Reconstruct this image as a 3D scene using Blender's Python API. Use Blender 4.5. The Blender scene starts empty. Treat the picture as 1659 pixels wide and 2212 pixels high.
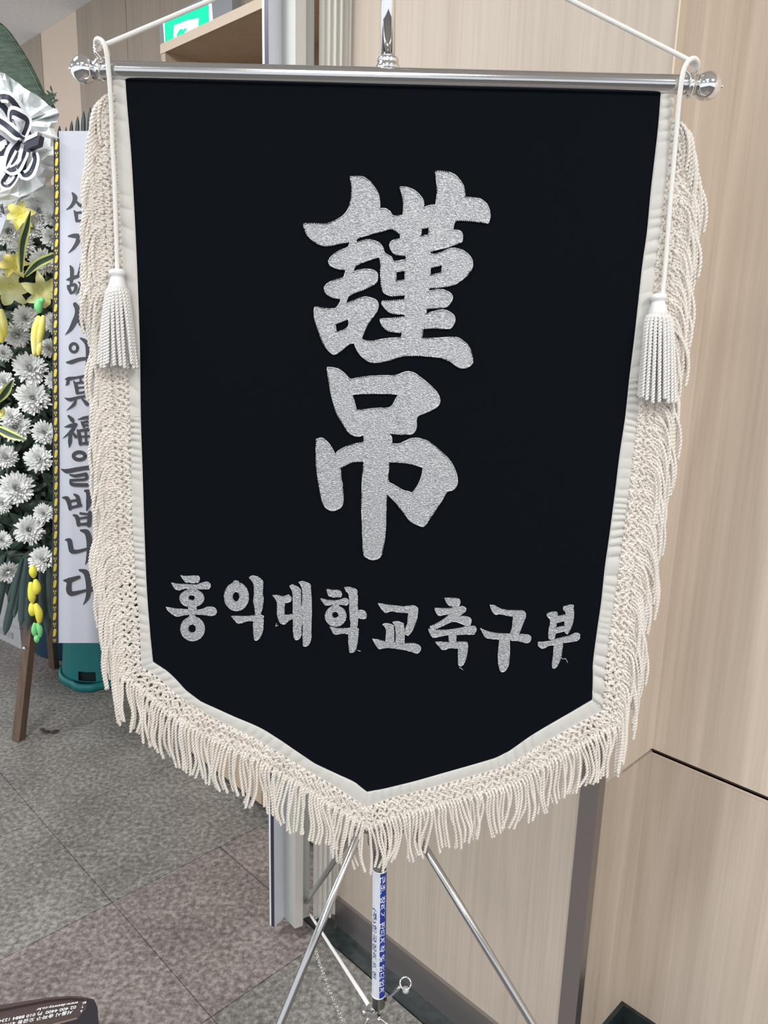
import bpy, bmesh, math, random
import numpy as np
from mathutils import Vector, Matrix
random.seed(7); rng = np.random.default_rng(7)
C = bpy.context.scene.collection
SC = bpy.context.scene

# ------------------------------------------------------------------ camera, world, lights, exposure
W, H = 1659, 2212
F = 1660.0; TH = math.radians(13.3); RO = math.radians(1.6)
CAM = np.array([0, 0, 1.5])
fw = np.array([0, math.cos(TH), -math.sin(TH)]); u0 = np.array([0, math.sin(TH), math.cos(TH)]); r0 = np.array([1., 0, 0])
RT = math.cos(RO)*r0 + math.sin(RO)*u0; UP = math.cos(RO)*u0 - math.sin(RO)*r0
cd = bpy.data.cameras.new('camera'); cam = bpy.data.objects.new('camera', cd); C.objects.link(cam)
cd.sensor_fit = 'HORIZONTAL'; cd.sensor_width = 36; cd.lens = 36*F/W; cd.clip_start = 0.02
cam.matrix_world = Matrix(((RT[0], UP[0], -fw[0], CAM[0]), (RT[1], UP[1], -fw[1], CAM[1]), (RT[2], UP[2], -fw[2], CAM[2]), (0, 0, 0, 1)))
SC.camera = cam
SC.view_settings.view_transform = 'Standard'; SC.view_settings.look = 'None'
SC.view_settings.gamma = 1; SC.view_settings.use_curve_mapping = False
SC.view_settings.exposure = 0.54
wd = bpy.data.worlds.new('world'); SC.world = wd; wd.use_nodes = True
wd.node_tree.nodes['Background'].inputs[0].default_value = (0.90, 0.95, 1.0, 1)
wd.node_tree.nodes['Background'].inputs[1].default_value = 0.85
ZC = 2.78
def lamp(x, y, sx, sy, p, col=(0.97, 0.985, 1.0)):
    l = bpy.data.lights.new('ceiling_lamp_light', 'AREA'); l.shape = 'RECTANGLE'; l.size = sx; l.size_y = sy; l.energy = p; l.color = col
    o = bpy.data.objects.new('ceiling_lamp_light', l); o.location = (x, y, ZC-0.05); C.objects.link(o); return o
LAMPS = [(-0.25, -0.6, 0.6, 0.6, 6), (-1.5, -0.7, 0.6, 0.6, 9), (-1.25, 1.1, 0.6, 0.6, 27), (1.15, -0.75, 0.6, 0.6, 26), (-3.0, 1.6, 0.6, 0.6, 26), (-0.6, -2.2, 0.6, 0.6, 14)]
LAMP_AT = ['just above and behind the camera', 'behind the camera to the left', 'over the aisle in front of the wreath', 'behind the camera to the right', 'at the far left beyond the wreath', 'furthest back behind the camera']
for a in LAMPS: lamp(*a)

# ------------------------------------------------------------------ helpers
def ray(x, y): return fw + RT*(x-W/2)/F - UP*(y-H/2)/F
def onz(x, y, z=0.0):
    d = ray(x, y); return CAM + d*(z-CAM[2])/d[2]
def onplane(x, y, p, n):
    d = ray(x, y); return CAM + d*np.dot(np.array(p)-CAM, n)/np.dot(d, n)
def ony(x, y, Y):
    d = ray(x, y); return CAM + d*Y/d[1]
def ons(x, y, s):                       # vertical plane x + y = s (the walls run at 45 degrees)
    d = ray(x, y); return CAM + d*s/(d[0]+d[1])
WL = {}
def link(o, parent=None):
    C.objects.link(o)
    if parent is not None:
        o.parent = parent; WL[o.name] = WL[parent.name]
    return o
def thing(name, loc, label, cat, group=None, kind=None):
    o = bpy.data.objects.new(name, None); C.objects.link(o); o.location = loc; WL[o.name] = np.array(loc, float)
    o.empty_display_size = 0.05
    tag(o, label, cat, group, kind); return o
def tag(o, label=None, cat=None, group=None, kind=None):
    if label: o['label'] = label
    if cat: o['category'] = cat
    if group: o['group'] = group
    if kind: o['kind'] = kind
    return o
class MB:
    def __init__(s): s.v = []; s.f = []; s.n = 0
    def add(s, v, f):
        v = np.asarray(v, float); s.v.append(v)
        for q in f: s.f.append(tuple(int(i)+s.n for i in q))
        s.n += len(v); return s
    def addq(s, v, q):
        s.v.append(v); s.f.append(q+s.n); s.n += len(v); return s
def build(name, mb, mat, parent=None, smooth=False, label=None, kind=None):
    v = np.concatenate(mb.v)
    if parent is not None: v = v - WL[parent.name]
    me = bpy.data.meshes.new(name)
    fs = mb.f
    if len(fs) and isinstance(fs[0], np.ndarray):
        q = np.concatenate(fs).astype(np.int32); n = len(q)
        me.vertices.add(len(v)); me.vertices.foreach_set('co', v.astype(np.float32).ravel())
        me.loops.add(n*4); me.loops.foreach_set('vertex_index', q.ravel())
        me.polygons.add(n); me.polygons.foreach_set('loop_start', np.arange(0, n*4, 4, dtype=np.int32))
        me.update(calc_edges=True)
    else:
        me.from_pydata([tuple(p) for p in v], [], fs)
    me.materials.append(mat)
    if smooth: me.polygons.foreach_set('use_smooth', [True]*len(me.polygons))
    me.update()
    o = bpy.data.objects.new(name, me); link(o, parent)
    if parent is None: WL[o.name] = np.zeros(3)
    if label: o['label'] = label
    if kind: o['kind'] = kind
    return o
def box_vf(o, a, b, c):                  # corner o and three edge vectors
    o, a, b, c = map(lambda t: np.array(t, float), (o, a, b, c))
    v = [o, o+a, o+a+b, o+b, o+c, o+a+c, o+a+b+c, o+b+c]
    return v, [(0, 3, 2, 1), (4, 5, 6, 7), (0, 1, 5, 4), (1, 2, 6, 5), (2, 3, 7, 6), (3, 0, 4, 7)]
def boxmb(o, a, b, c): return MB().add(*box_vf(o, a, b, c))
def catmull(P, n):
    P = np.asarray(P, float); m = len(P)
    if m < 3:
        t = np.linspace(0, 1, n)[:, None]; return P[0]*(1-t)+P[-1]*t
    Q = np.vstack([2*P[0]-P[1], P, 2*P[-1]-P[-2]])
    t = np.linspace(0, m-1-1e-9, n); i = t.astype(int); f = (t-i)[:, None]
    a, b, c, d = Q[i], Q[i+1], Q[i+2], Q[i+3]
    return 0.5*((2*b)+(c-a)*f+(2*a-5*b+4*c-d)*f*f+(3*b-a-3*c+d)*f**3)
def sweep(P, rad, prof=8, lobes=0, amp=0.0, pitch=0.009, phase=0.0, caps=True):
    """tube along P; with lobes the section is lobed and turns, which makes a twisted cord"""
    P = np.asarray(P, float); n = len(P)
    T = np.gradient(P, axis=0); T /= np.linalg.norm(T, axis=1)[:, None]+1e-12
    ref = np.array([0.31, 0.9, 0.3]) if abs(T[0] @ np.array([0.31, 0.9, 0.3])) < 0.8 else np.array([1., 0, 0])
    A = np.cross(T, ref); A /= np.linalg.norm(A, axis=1)[:, None]+1e-12
    B = np.cross(T, A)
    L = np.concatenate([[0], np.cumsum(np.linalg.norm(np.diff(P, axis=0), axis=1))])
    th = np.arange(prof)*2*math.pi/prof
    tw = (L/pitch*2*math.pi+phase) if lobes else np.zeros(n)
    rr = np.broadcast_to(np.asarray(rad, float), (n,))
    rad_ = (1+amp*(2*np.abs(np.cos(lobes*th/2))**0.8-1)) if lobes else np.ones(prof)
    ang = th[None, :]+tw[:, None]
    V = P[:, None, :]+(rr[:, None]*rad_[None, :])[:, :, None]*(np.cos(ang)[:, :, None]*A[:, None, :]+np.sin(ang)[:, :, None]*B[:, None, :])
    V = V.reshape(-1, 3)
    i = np.arange(n-1)[:, None]*prof; j = np.arange(prof)[None, :]; k = (j+1) % prof
    q = np.stack([i+j, i+k, i+k+prof, i+j+prof], -1).reshape(-1, 4)
    if caps:
        V = np.vstack([V, P[0]-T[0]*rr[0]*0.4, P[-1]+T[-1]*rr[-1]*0.4])
        jj = np.arange(0, prof, 2)
        q0 = np.stack([np.full_like(jj, n*prof), (jj+2) % prof, (jj+1) % prof, jj], -1)
        b = (n-1)*prof
        q1 = np.stack([np.full_like(jj, n*prof+1), b+jj, b+(jj+1) % prof, b+(jj+2) % prof], -1)
        q = np.vstack([q, q0, q1])
    return V, q
def rope(mb, P, r=0.0019, pitch=0.0085, step=0.0011, prof=10, amp=0.40):
    P = np.asarray(P, float)
    L = np.linalg.norm(np.diff(P, axis=0), axis=1).sum()
    n = max(6, int(L/step)); Q = catmull(P, n)
    V, q = sweep(Q, r, prof, 2, amp, pitch, rng.random()*6.28)
    mb.addq(V, q)
def tube(P, r, prof=16, n=None):
    P = np.asarray(P, float); Q = catmull(P, n) if n else P
    m = MB(); m.addq(*sweep(Q, r, prof)); return m
def lathe(base, axis, prof, n=28):        # prof: list of (radius, height along axis)
    base = np.array(base, float); axis = np.array(axis, float); axis /= np.linalg.norm(axis)
    a = np.cross(axis, [0.2, 0.95, 0.1]); a /= np.linalg.norm(a); b = np.cross(axis, a)
    v = []; q = []
    for (r, h) in prof:
        for k in range(n):
            t = 2*math.pi*k/n; v.append(base+axis*h+max(r, 1e-5)*(math.cos(t)*a+math.sin(t)*b))
    for i in range(len(prof)-1):
        for k in range(n):
            q.append((i*n+k, i*n+(k+1) % n, (i+1)*n+(k+1) % n, (i+1)*n+k))
    m = MB(); m.addq(np.array(v), np.array(q)); return m

# ------------------------------------------------------------------ materials
def nt(name):
    m = bpy.data.materials.new(name); m.use_nodes = True
    t = m.node_tree; return m, t, t.nodes['Principled BSDF']
def setp(b, **k):
    names = dict(color='Base Color', rough='Roughness', metal='Metallic', sheen='Sheen Weight', srough='Sheen Roughness', scol='Sheen Tint', spec='Specular IOR Level',
                 emit='Emission Color', estr='Emission Strength', alpha='Alpha', trans='Transmission Weight', sub='Subsurface Weight', coat='Coat Weight', aniso='Anisotropic')
    for a, v in k.items():
        if a in ('color', 'emit', 'scol'): v = (*v, 1)
        b.inputs[names[a]].default_value = v
def simple(name, color, rough=0.5, var=0.0, vscale=40, bump=0.0, bscale=200, stretch=(1, 1, 1), bdist=0.001, col2=None, **k):
    m, t, b = nt(name); setp(b, color=color, rough=rough, **k)
    tc = t.nodes.new('ShaderNodeTexCoord'); mp = t.nodes.new('ShaderNodeMapping'); mp.inputs['Scale'].default_value = stretch
    t.links.new(tc.outputs['Object'], mp.inputs[0])
    if var or col2:
        n = t.nodes.new('ShaderNodeTexNoise'); n.inputs['Scale'].default_value = vscale; n.inputs['Detail'].default_value = 4
        t.links.new(mp.outputs[0], n.inputs['Vector'])
        r = t.nodes.new('ShaderNodeValToRGB'); t.links.new(n.outputs['Fac'], r.inputs[0]); t.links.new(r.outputs[0], b.inputs['Base Color'])
        c2 = col2 or tuple(min(1, c*(1+var)) for c in color); c1 = color if col2 else tuple(c*(1-var) for c in color)
        r.color_ramp.elements[0].position = 0.35; r.color_ramp.elements[1].position = 0.65
        r.color_ramp.elements[0].color = (*c1, 1); r.color_ramp.elements[1].color = (*c2, 1)
    if bump:
        n = t.nodes.new('ShaderNodeTexNoise'); n.inputs['Scale'].default_value = bscale; n.inputs['Detail'].default_value = 3
        t.links.new(mp.outputs[0], n.inputs['Vector'])
        bp = t.nodes.new('ShaderNodeBump'); bp.inputs['Strength'].default_value = bump; bp.inputs['Distance'].default_value = bdist
        t.links.new(n.outputs['Fac'], bp.inputs['Height']); t.links.new(bp.outputs[0], b.inputs['Normal'])
    return m
def wood(name, c1, c2, rough=0.6, ang=45, scale=1.0, figure=0.5, off=(0, 0, 0)):
    m, t, b = nt(name); setp(b, rough=rough, spec=0.35)
    tc = t.nodes.new('ShaderNodeTexCoord')
    mp = t.nodes.new('ShaderNodeMapping'); mp.inputs['Rotation'].default_value = (0, 0, math.radians(ang)); mp.inputs['Location'].default_value = off
    t.links.new(tc.outputs['Object'], mp.inputs[0])
    s1 = t.nodes.new('ShaderNodeMapping'); s1.inputs['Scale'].default_value = (170*scale, 170*scale, 2.2*scale); t.links.new(mp.outputs[0], s1.inputs[0])
    n1 = t.nodes.new('ShaderNodeTexNoise'); n1.inputs['Scale'].default_value = 1; n1.inputs['Detail'].default_value = 6; n1.inputs['Roughness'].default_value = 0.6; t.links.new(s1.outputs[0], n1.inputs['Vector'])
    s2 = t.nodes.new('ShaderNodeMapping'); s2.inputs['Scale'].default_value = (7*scale, 7*scale, 0.55*scale); t.links.new(mp.outputs[0], s2.inputs[0])
    n2 = t.nodes.new('ShaderNodeTexNoise'); n2.inputs['Scale'].default_value = 1; n2.inputs['Detail'].default_value = 2; t.links.new(s2.outputs[0], n2.inputs['Vector'])
    mu = t.nodes.new('ShaderNodeMath'); mu.operation = 'MULTIPLY'; mu.inputs[1].default_value = 14; t.links.new(n2.outputs['Fac'], mu.inputs[0])
    fr = t.nodes.new('ShaderNodeMath'); fr.operation = 'PINGPONG'; fr.inputs[1].default_value = 1.0; t.links.new(mu.outputs[0], fr.inputs[0])
    mx = t.nodes.new('ShaderNodeMix'); mx.data_type = 'FLOAT'; mx.inputs[0].default_value = 0.34*figure
    t.links.new(n1.outputs['Fac'], mx.inputs[2]); t.links.new(fr.outputs[0], mx.inputs[3])
    r = t.nodes.new('ShaderNodeValToRGB'); t.links.new(mx.outputs[0], r.inputs[0]); t.links.new(r.outputs[0], b.inputs['Base Color'])
    r.color_ramp.elements[0].position = 0.25; r.color_ramp.elements[1].position = 0.75
    r.color_ramp.elements[0].color = (*c1, 1); r.color_ramp.elements[1].color = (*c2, 1)
    bp = t.nodes.new('ShaderNodeBump'); bp.inputs['Strength'].default_value = 0.12; bp.inputs['Distance'].default_value = 0.0006
    t.links.new(n1.outputs['Fac'], bp.inputs['Height']); t.links.new(bp.outputs[0], b.inputs['Normal'])
    return m
def granite(name, cs, rough=0.42):
    m, t, b = nt(name); setp(b, rough=rough, spec=0.4)
    tc = t.nodes.new('ShaderNodeTexCoord')
    n = t.nodes.new('ShaderNodeTexNoise'); n.inputs['Scale'].default_value = 72; n.inputs['Detail'].default_value = 6; n.inputs['Roughness'].default_value = 0.65
    t.links.new(tc.outputs['Object'], n.inputs['Vector'])
    n2 = t.nodes.new('ShaderNodeTexNoise'); n2.inputs['Scale'].default_value = 5; n2.inputs['Detail'].default_value = 2; t.links.new(tc.outputs['Object'], n2.inputs['Vector'])
    ad = t.nodes.new('ShaderNodeMath'); ad.operation = 'MULTIPLY_ADD'; ad.inputs[1].default_value = 0.22; t.links.new(n2.outputs['Fac'], ad.inputs[0]); t.links.new(n.outputs['Fac'], ad.inputs[2])
    r = t.nodes.new('ShaderNodeValToRGB'); t.links.new(ad.outputs[0], r.inputs[0]); t.links.new(r.outputs[0], b.inputs['Base Color'])
    e = r.color_ramp.elements; e[0].position = 0.46; e[0].color = (*cs[0], 1); e[1].position = 0.76; e[1].color = (*cs[2], 1)
    x = e.new(0.60); x.color = (*cs[1], 1)
    return m
def sparkle(name, base=0.43):
    m, t, b = nt(name); setp(b, rough=0.36, metal=0.55)
    tc = t.nodes.new('ShaderNodeTexCoord')
    mp = t.nodes.new('ShaderNodeMapping'); mp.inputs['Scale'].default_value = (1, 1, 1.9); mp.inputs['Rotation'].default_value = (0, 0.35, 0); t.links.new(tc.outputs['Object'], mp.inputs[0])
    n = t.nodes.new('ShaderNodeTexNoise'); n.inputs['Scale'].default_value = 400; n.inputs['Detail'].default_value = 3; n.inputs['Roughness'].default_value = 0.7; t.links.new(mp.outputs[0], n.inputs['Vector'])
    v = t.nodes.new('ShaderNodeTexVoronoi'); v.inputs['Scale'].default_value = 520; t.links.new(mp.outputs[0], v.inputs['Vector'])
    r = t.nodes.new('ShaderNodeValToRGB'); t.links.new(n.outputs['Fac'], r.inputs[0]); t.links.new(r.outputs[0], b.inputs['Base Color'])
    e = r.color_ramp.elements; e[0].position = 0.40; e[0].color = (base*0.66, base*0.69, base*0.73, 1); e[1].position = 0.68; e[1].color = (min(1, base*1.7), min(1, base*1.7), min(1, base*1.72), 1)  # glints of the thread are painted in as bright specks of base colour
    md = t.nodes.new('ShaderNodeMix'); md.data_type = 'FLOAT'; md.inputs[0].default_value = 0.45; t.links.new(n.outputs['Fac'], md.inputs[2]); t.links.new(v.outputs['Distance'], md.inputs[3])
    bp = t.nodes.new('ShaderNodeBump'); bp.inputs['Strength'].default_value = 0.9; bp.inputs['Distance'].default_value = 0.0012
    t.links.new(md.outputs[0], bp.inputs['Height']); t.links.new(bp.outputs[0], b.inputs['Normal'])
    return m
M = dict(
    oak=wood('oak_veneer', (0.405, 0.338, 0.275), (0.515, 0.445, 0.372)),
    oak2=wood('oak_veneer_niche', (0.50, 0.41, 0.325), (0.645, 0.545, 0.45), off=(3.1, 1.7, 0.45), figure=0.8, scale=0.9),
    oak_lit=wood('oak_veneer_upper_lit', (0.60, 0.495, 0.395), (0.755, 0.64, 0.53), off=(2.2, 0.6, 0.2), figure=0.8, scale=0.9),  # same veneer as the lower panels, paler: light on the wall put into colour
    oak_edge=simple('oak_edge', (0.62, 0.51, 0.39), 0.5),
    oak_far=wood('oak_veneer_far', (0.40, 0.33, 0.265), (0.50, 0.42, 0.345), scale=0.7),
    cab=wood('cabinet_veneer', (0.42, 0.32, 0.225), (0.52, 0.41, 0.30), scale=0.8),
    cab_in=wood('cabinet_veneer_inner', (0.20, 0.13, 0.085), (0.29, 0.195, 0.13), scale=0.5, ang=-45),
    plaster=simple('peach_plaster', (0.86, 0.70, 0.57), 0.8, bump=0.1, bscale=300),
    ceil=simple('ceiling_board', (0.92, 0.90, 0.91), 0.9, var=0.10, vscale=160),
    gap=simple('dark_gap', (0.085, 0.055, 0.042), 0.8),
    steel=simple('brushed_stainless', (0.33, 0.30, 0.295), 0.32, metal=0.85, bump=0.05, bscale=120, stretch=(1, 1, 0.05)),
    greenstone=simple('dark_green_stone', (0.018, 0.028, 0.029), 0.28, var=0.35, vscale=60),
    grout=simple('grout', (0.125, 0.116, 0.108), 0.9),
    tileg=granite('granite_greenish', ((0.095, 0.09, 0.082), (0.175, 0.165, 0.15), (0.31, 0.295, 0.275))),
    tiler=granite('granite_reddish', ((0.095, 0.08, 0.076), (0.18, 0.155, 0.145), (0.32, 0.285, 0.27))),
    chrome=simple('chrome', (0.80, 0.80, 0.81), 0.07, metal=1.0),
    satin=simple('satin_steel', (0.60, 0.60, 0.60), 0.16, metal=1.0, bump=0.03, bscale=500),
    legsteel=simple('leg_steel', (0.50, 0.50, 0.50), 0.2, metal=1.0),
    pole=simple('pole_steel', (0.42, 0.40, 0.385), 0.3, metal=0.9),
    velvet=simple('navy_velvet', (0.0012, 0.0026, 0.0050), 0.9, sheen=0.09, srough=0.45, scol=(0.25, 0.50, 0.95), spec=0.12, bump=0.1, bscale=900),
    tape=simple('cream_tape', (0.62, 0.60, 0.555), 0.75, bump=0.25, bscale=1400, stretch=(0.2, 0.2, 1), bdist=0.0004, sheen=0.2),
    cordm=simple('cream_twisted_cord', (0.76, 0.70, 0.625), 0.5, var=0.06, vscale=30, sheen=0.35, sub=0.0),
    cordw=simple('white_silky_cord', (0.78, 0.755, 0.72), 0.42, sheen=0.3),
    white_cord=simple('white_woven_cord', (0.80, 0.78, 0.74), 0.65, bump=0.2, bscale=1500),
    plasticw=simple('white_tassel_cap', (0.82, 0.81, 0.80), 0.45),
    silver=sparkle('silver_thread'), silver2=sparkle('silver_edge_thread', 0.56),
)

# ------------------------------------------------------------------ setting: floor, walls, ceiling
SM = 1.604          # main wall plane: x + y = SM
r2 = math.sqrt(0.5)
def P2(s, d, z=0.0): return np.array([(s+d)/2, (s-d)/2, z])     # s = x+y, d = x-y (d grows towards the right / the viewer)
def slab(s0, s1, d0, d1, z0, z1):
    a = P2(s0, d0, z0); return boxmb(a, P2(s0, d1, z0)-a, P2(s1, d0, z0)-a, (0, 0, z1-z0))
fl = build('floor', slab(-7.0, 4.5, -9.0, 8.0, -0.05, -0.004), M['grout']); tag(fl, kind='structure')
TS = 0.68
k = 0
for i in range(-5, 2):
    for j in range(-5, 6):
        sa = 1.052-TS*i-TS; sb = sa+TS
        if i < 0: pass
        da = -3.12+TS*j; db = da+TS
        if sa > 3.0: continue
        mt_ = M['tiler'] if (j >= 1) != ((i*7+j*3) % 5 == 4) else M['tileg']
        g = 0.0013; DW = -1.90
        if sb <= 1.522 or db <= DW: rects = [(sa, sb, da, db)]
        else:
            rects = []
            if sa < 1.5: rects.append((sa, 1.522, max(da, DW) if False else da, db))
            if da < DW: rects.append((max(sa, 1.526), sb, da, DW))
        for (a0, a1, b0, b1) in rects:
            build('tile', slab(a0+g, a1-g, b0+g, b1-g, -0.004, 0.0), mt_, fl)
st = build('trim_1', slab(1.526, SM, -1.90, 5.0, -0.004, 0.001), M['greenstone']); tag(st, kind='structure', label='dark green stone border along the foot of the wall')
ADX = -0.818        # convex corner at x - y
LD = -1.80
zj = 0.7205
# main wall: lower and upper panel
w = build('wall_front', slab(SM+0.002, SM+0.12, LD, ADX, 0.0, ZC), M['oak']); tag(w, kind='structure')
# stainless skirting
sk = build('baseboard_front', slab(SM-0.010, SM+0.002, LD+0.01, ADX, 0.001, 0.082), M['steel']); tag(sk, kind='structure')
# return wall between convex corner (s=SM) and concave corner (s=SB), plane x-y = ADX
SB = 1.885
def slab_d(s0, s1, d0, d1, z0, z1): return slab(s0, s1, d0, d1, z0, z1)
wr = thing('wall_return', P2(SM, ADX, 0), None, None, kind='structure')
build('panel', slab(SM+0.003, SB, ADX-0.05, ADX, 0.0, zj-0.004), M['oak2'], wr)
build('panel', slab(SM+0.003, SB, ADX-0.05, ADX, zj+0.003, ZC), M['oak_lit'], wr)
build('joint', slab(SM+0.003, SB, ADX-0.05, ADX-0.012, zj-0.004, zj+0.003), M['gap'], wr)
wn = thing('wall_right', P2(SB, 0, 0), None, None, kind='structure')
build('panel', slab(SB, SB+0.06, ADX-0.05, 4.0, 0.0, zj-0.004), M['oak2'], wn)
build('panel', slab(SB, SB+0.06, ADX-0.05, 4.0, zj+0.003, ZC), M['oak_lit'], wn)
build('joint', slab(SB+0.008, SB+0.06, ADX-0.05, 4.0, zj-0.004, zj+0.003), M['gap'], wn)
build('edge', slab(SB-0.001, SB+0.012, ADX, 4.0, zj-0.009, zj-0.004), M['oak_edge'], wn)
bn = build('baseboard_right', slab(SB-0.012, SB, ADX, 4.0, 0.0, 0.130), M['greenstone']); tag(bn, kind='structure')
bn = build('baseboard_return', slab(SM+0.01, SB-0.012, ADX, ADX+0.012, 0.0, 0.130), M['greenstone']); tag(bn, kind='structure')
# stainless corner guard, about waist high
cg = build('trim_2', slab(SM-0.004, SM+0.003, ADX-0.048, ADX, 0.001, 0.98), M['steel']); tag(cg, kind='structure')
cg2 = build('trim_3', slab(SM-0.004, SM+0.026, ADX, ADX+0.003, 0.001, 0.98), M['steel']); tag(cg2, kind='structure')

st4 = build('trim_4', slab(SM-0.001, SM+0.026, ADX-0.001, ADX+0.003, 0.98, ZC), M['oak_edge']); tag(st4, kind='structure')

# far wall (same direction, further back) in vertical panels
SW = 2.33
def dof(px, py, s):
    p = ons(px, py, s); return p[0]-p[1]
d85 = dof(85, 60, SW); d165 = dof(167, 60, SW); d273 = dof(275, 60, SW); d50 = dof(30, 100, SW)
zc = ons(180, 13, SW)[2]
wf = thing('wall_left', P2(SW, d165, 0), None, None, kind='structure')
build('panel', slab(SW, SW+0.06, -9.0, d85, 0, ZC+0.1), M['oak_far'], wf)
build('plaster_strip', slab(SW+0.005, SW+0.06, d85, d165, 0, ZC+0.1), M['plaster'], wf)
build('panel', slab(SW-0.004, SW+0.06, d165, d273-0.003, 0, ZC+0.1), M['oak_far'], wf)
build('panel', slab(SW-0.004, SW+0.06, d273+0.003, d273+0.9, 0, ZC+0.1), M['oak_far'], wf)
build('panel', slab(SW-0.004, SW+0.06, d273+0.906, -1.3, 0, ZC+0.1), M['oak_far'], wf)
ce = build('ceiling', slab(-7, SW+0.05, -9, 8, zc, zc+0.05), M['ceil']); tag(ce, kind='structure')
print('ceiling z', zc)

# ceiling lamps (real fittings around the area lights)
lampm = simple('lamp_diffuser', (0.9, 0.9, 0.9), 0.5, emit=(1, 0.97, 0.93), estr=2.5)
for n, (x, y, sx, sy, p) in enumerate(LAMPS):
    for o in SC.objects:
        if o.type == 'LIGHT' and abs(o.location.x-x) < 1e-5 and abs(o.location.y-y) < 1e-5: o.location.z = zc-0.035
    t = thing('ceiling_light', (x, y, zc), 'square white ceiling light panel, '+LAMP_AT[n], 'ceiling light', 'ceiling light panels')
    build('frame', boxmb((x-sx/2-0.02, y-sy/2-0.02, zc-0.02), (sx+0.04, 0, 0), (0, sy+0.04, 0), (0, 0, 0.019)), M['plasticw'], t)
    build('diffuser', boxmb((x-sx/2, y-sy/2, zc-0.026), (sx, 0, 0), (0, sy, 0), (0, 0, 0.006)), lampm, t)

# ------------------------------------------------------------------ open wooden cabinet
SCB = 1.80
pc = ons(348, 97, SCB); dL = pc[0]-pc[1]; zt = pc[2]
dR = LD-0.02
cb = thing('shoe_cabinet', P2(SCB, dL, 0), 'tall light oak open cabinet behind the left side of the banner, beside the folding door', 'cabinet')
th = 0.022
build('side_panel', slab(SCB, SCB+0.36, dL, dL+th*1.4, 0, zt-th), M['cab'], cb)
build('side_panel', slab(SCB, SCB+0.36, dR-th*1.4, dR, 0, zt-th), M['cab'], cb)
build('top_panel', slab(SCB, SCB+0.36, dL-0.004, dR, zt-th, zt), M['cab'], cb)
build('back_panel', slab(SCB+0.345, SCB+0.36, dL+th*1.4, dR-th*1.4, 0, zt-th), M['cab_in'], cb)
build('front_edge', slab(SCB-0.003, SCB, dL-0.004, dR, zt-th*1.1, zt+0.001), M['oak_edge'], cb)
for zz in (0.75, 1.15, 1.55):
    build('shelf', slab(SCB+0.01, SCB+0.345, dL+th*1.4, dR-th*1.4, zz, zz+0.018), M['cab'], cb)
for kx in range(2):
    a = dL+0.004+kx*(dR-dL)/2; b2 = dL+(kx+1)*(dR-dL)/2-0.004
    build('door', slab(SCB-0.018, SCB-0.001, a, b2, 0.035, 0.745), M['cab'], cb)

# ------------------------------------------------------------------ folding accordion door, stacked against the wall end
fm = dict(a=simple('door_pale_grey', (0.74, 0.78, 0.83), 0.4), b=simple('door_cream', (0.66, 0.63, 0.57), 0.45), w=simple('door_white', (0.78, 0.78, 0.79), 0.35),
          n=simple('door_navy_strip', (0.035, 0.03, 0.06), 0.4), g=simple('door_greenish', (0.50, 0.51, 0.48), 0.45))
fd = thing('door_1', onz(640, 1990, 0.03), None, None, kind='structure')
fpts = [(582.5, 1998), (586, 2000), (593, 2003), (614, 1981), (637, 2006), (654, 2000)]
mats = ['w', 'n', 'a', 'g', 'b']
z0 = 0.03
def vslat(p, q, m, parent, thick=0.006, z0=z0, z1=zc-0.002):
    a = onz(*p, z0); b = onz(*q, z0); d = b-a; nrm = np.array([-d[1], d[0], 0]); nrm = nrm/np.linalg.norm(nrm)*thick
    if nrm[1] < 0: nrm = -nrm
    return build('slat', boxmb(a, d, nrm, (0, 0, z1-z0)), m, parent)
for i, mt in enumerate(mats): vslat(fpts[i], fpts[i+1], fm[mt], fd)
for (a, b, mt) in [((649, 1999), (655, 1992), 'b'), ((655, 1984), (668, 1979), 'g')]: vslat(a, b, fm[mt], fd)
x = 676; 
zig = [(676, 1984), (684, 1987), (687, 1983), (694, 1986), (697, 1982), (704, 1985), (707, 1980), (714, 1983), (716, 1974), (723, 1976), (726, 1972), (732, 1971)]
for i in range(len(zig)-1): vslat(zig[i], zig[i+1], fm['b'], fd, 0.004)

# ------------------------------------------------------------------ exit sign on the far wall
SE = SW-0.06
dA = dof(343, 60, SE); dB = dof(500, 20, SE)
zb = ons(345, 130, SE)[2]; ztp = ons(352, 38, SE)[2]
ex = thing('exit_sign', P2(SW, dA, zb), 'lit green emergency exit sign on the far wall above the cabinet', 'exit sign')
build('housing', slab(SE+0.004, SW-0.004, dA, dB, zb, ztp), simple('sign_housing', (0.42, 0.44, 0.47), 0.5), ex)
gm = simple('sign_green', (0.0, 0.5, 0.28), 0.4, emit=(0.0, 0.74, 0.40), estr=0.62)
whm = simple('sign_white', (0.9, 0.95, 0.93), 0.4, emit=(0.80, 1.0, 0.93), estr=0.85)
def quad_s(pts, s, off=0.0):
    m = MB(); v = [ons(x, y, s) for x, y in pts]; bk = [p+np.array([0.003, 0.003, 0]) for p in v]; n = len(v)
    m.add(v+bk, [tuple(range(n))]+[(i, i+n, (i+1) % n+n, (i+1) % n) for i in range(n)]); return m
build('lit_panel', quad_s([(355, 46), (450, 8), (452, 60), (357, 100)], SE), gm, ex)
build('lit_edge', quad_s([(352, 47), (456, 5), (460, 60), (356, 102)], SE+0.002), whm, ex)
build('doorway_symbol', quad_s([(376, 55), (404, 44), (428, 39), (425, 90), (374, 90)], SE-0.003), whm, ex)
build('running_figure_symbol', quad_s([(385, 68), (390, 62), (396, 64), (400, 60), (403, 63), (397, 70), (401, 78), (395, 80), (390, 74), (384, 80), (381, 77)], SE-0.006), gm, ex)

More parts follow.
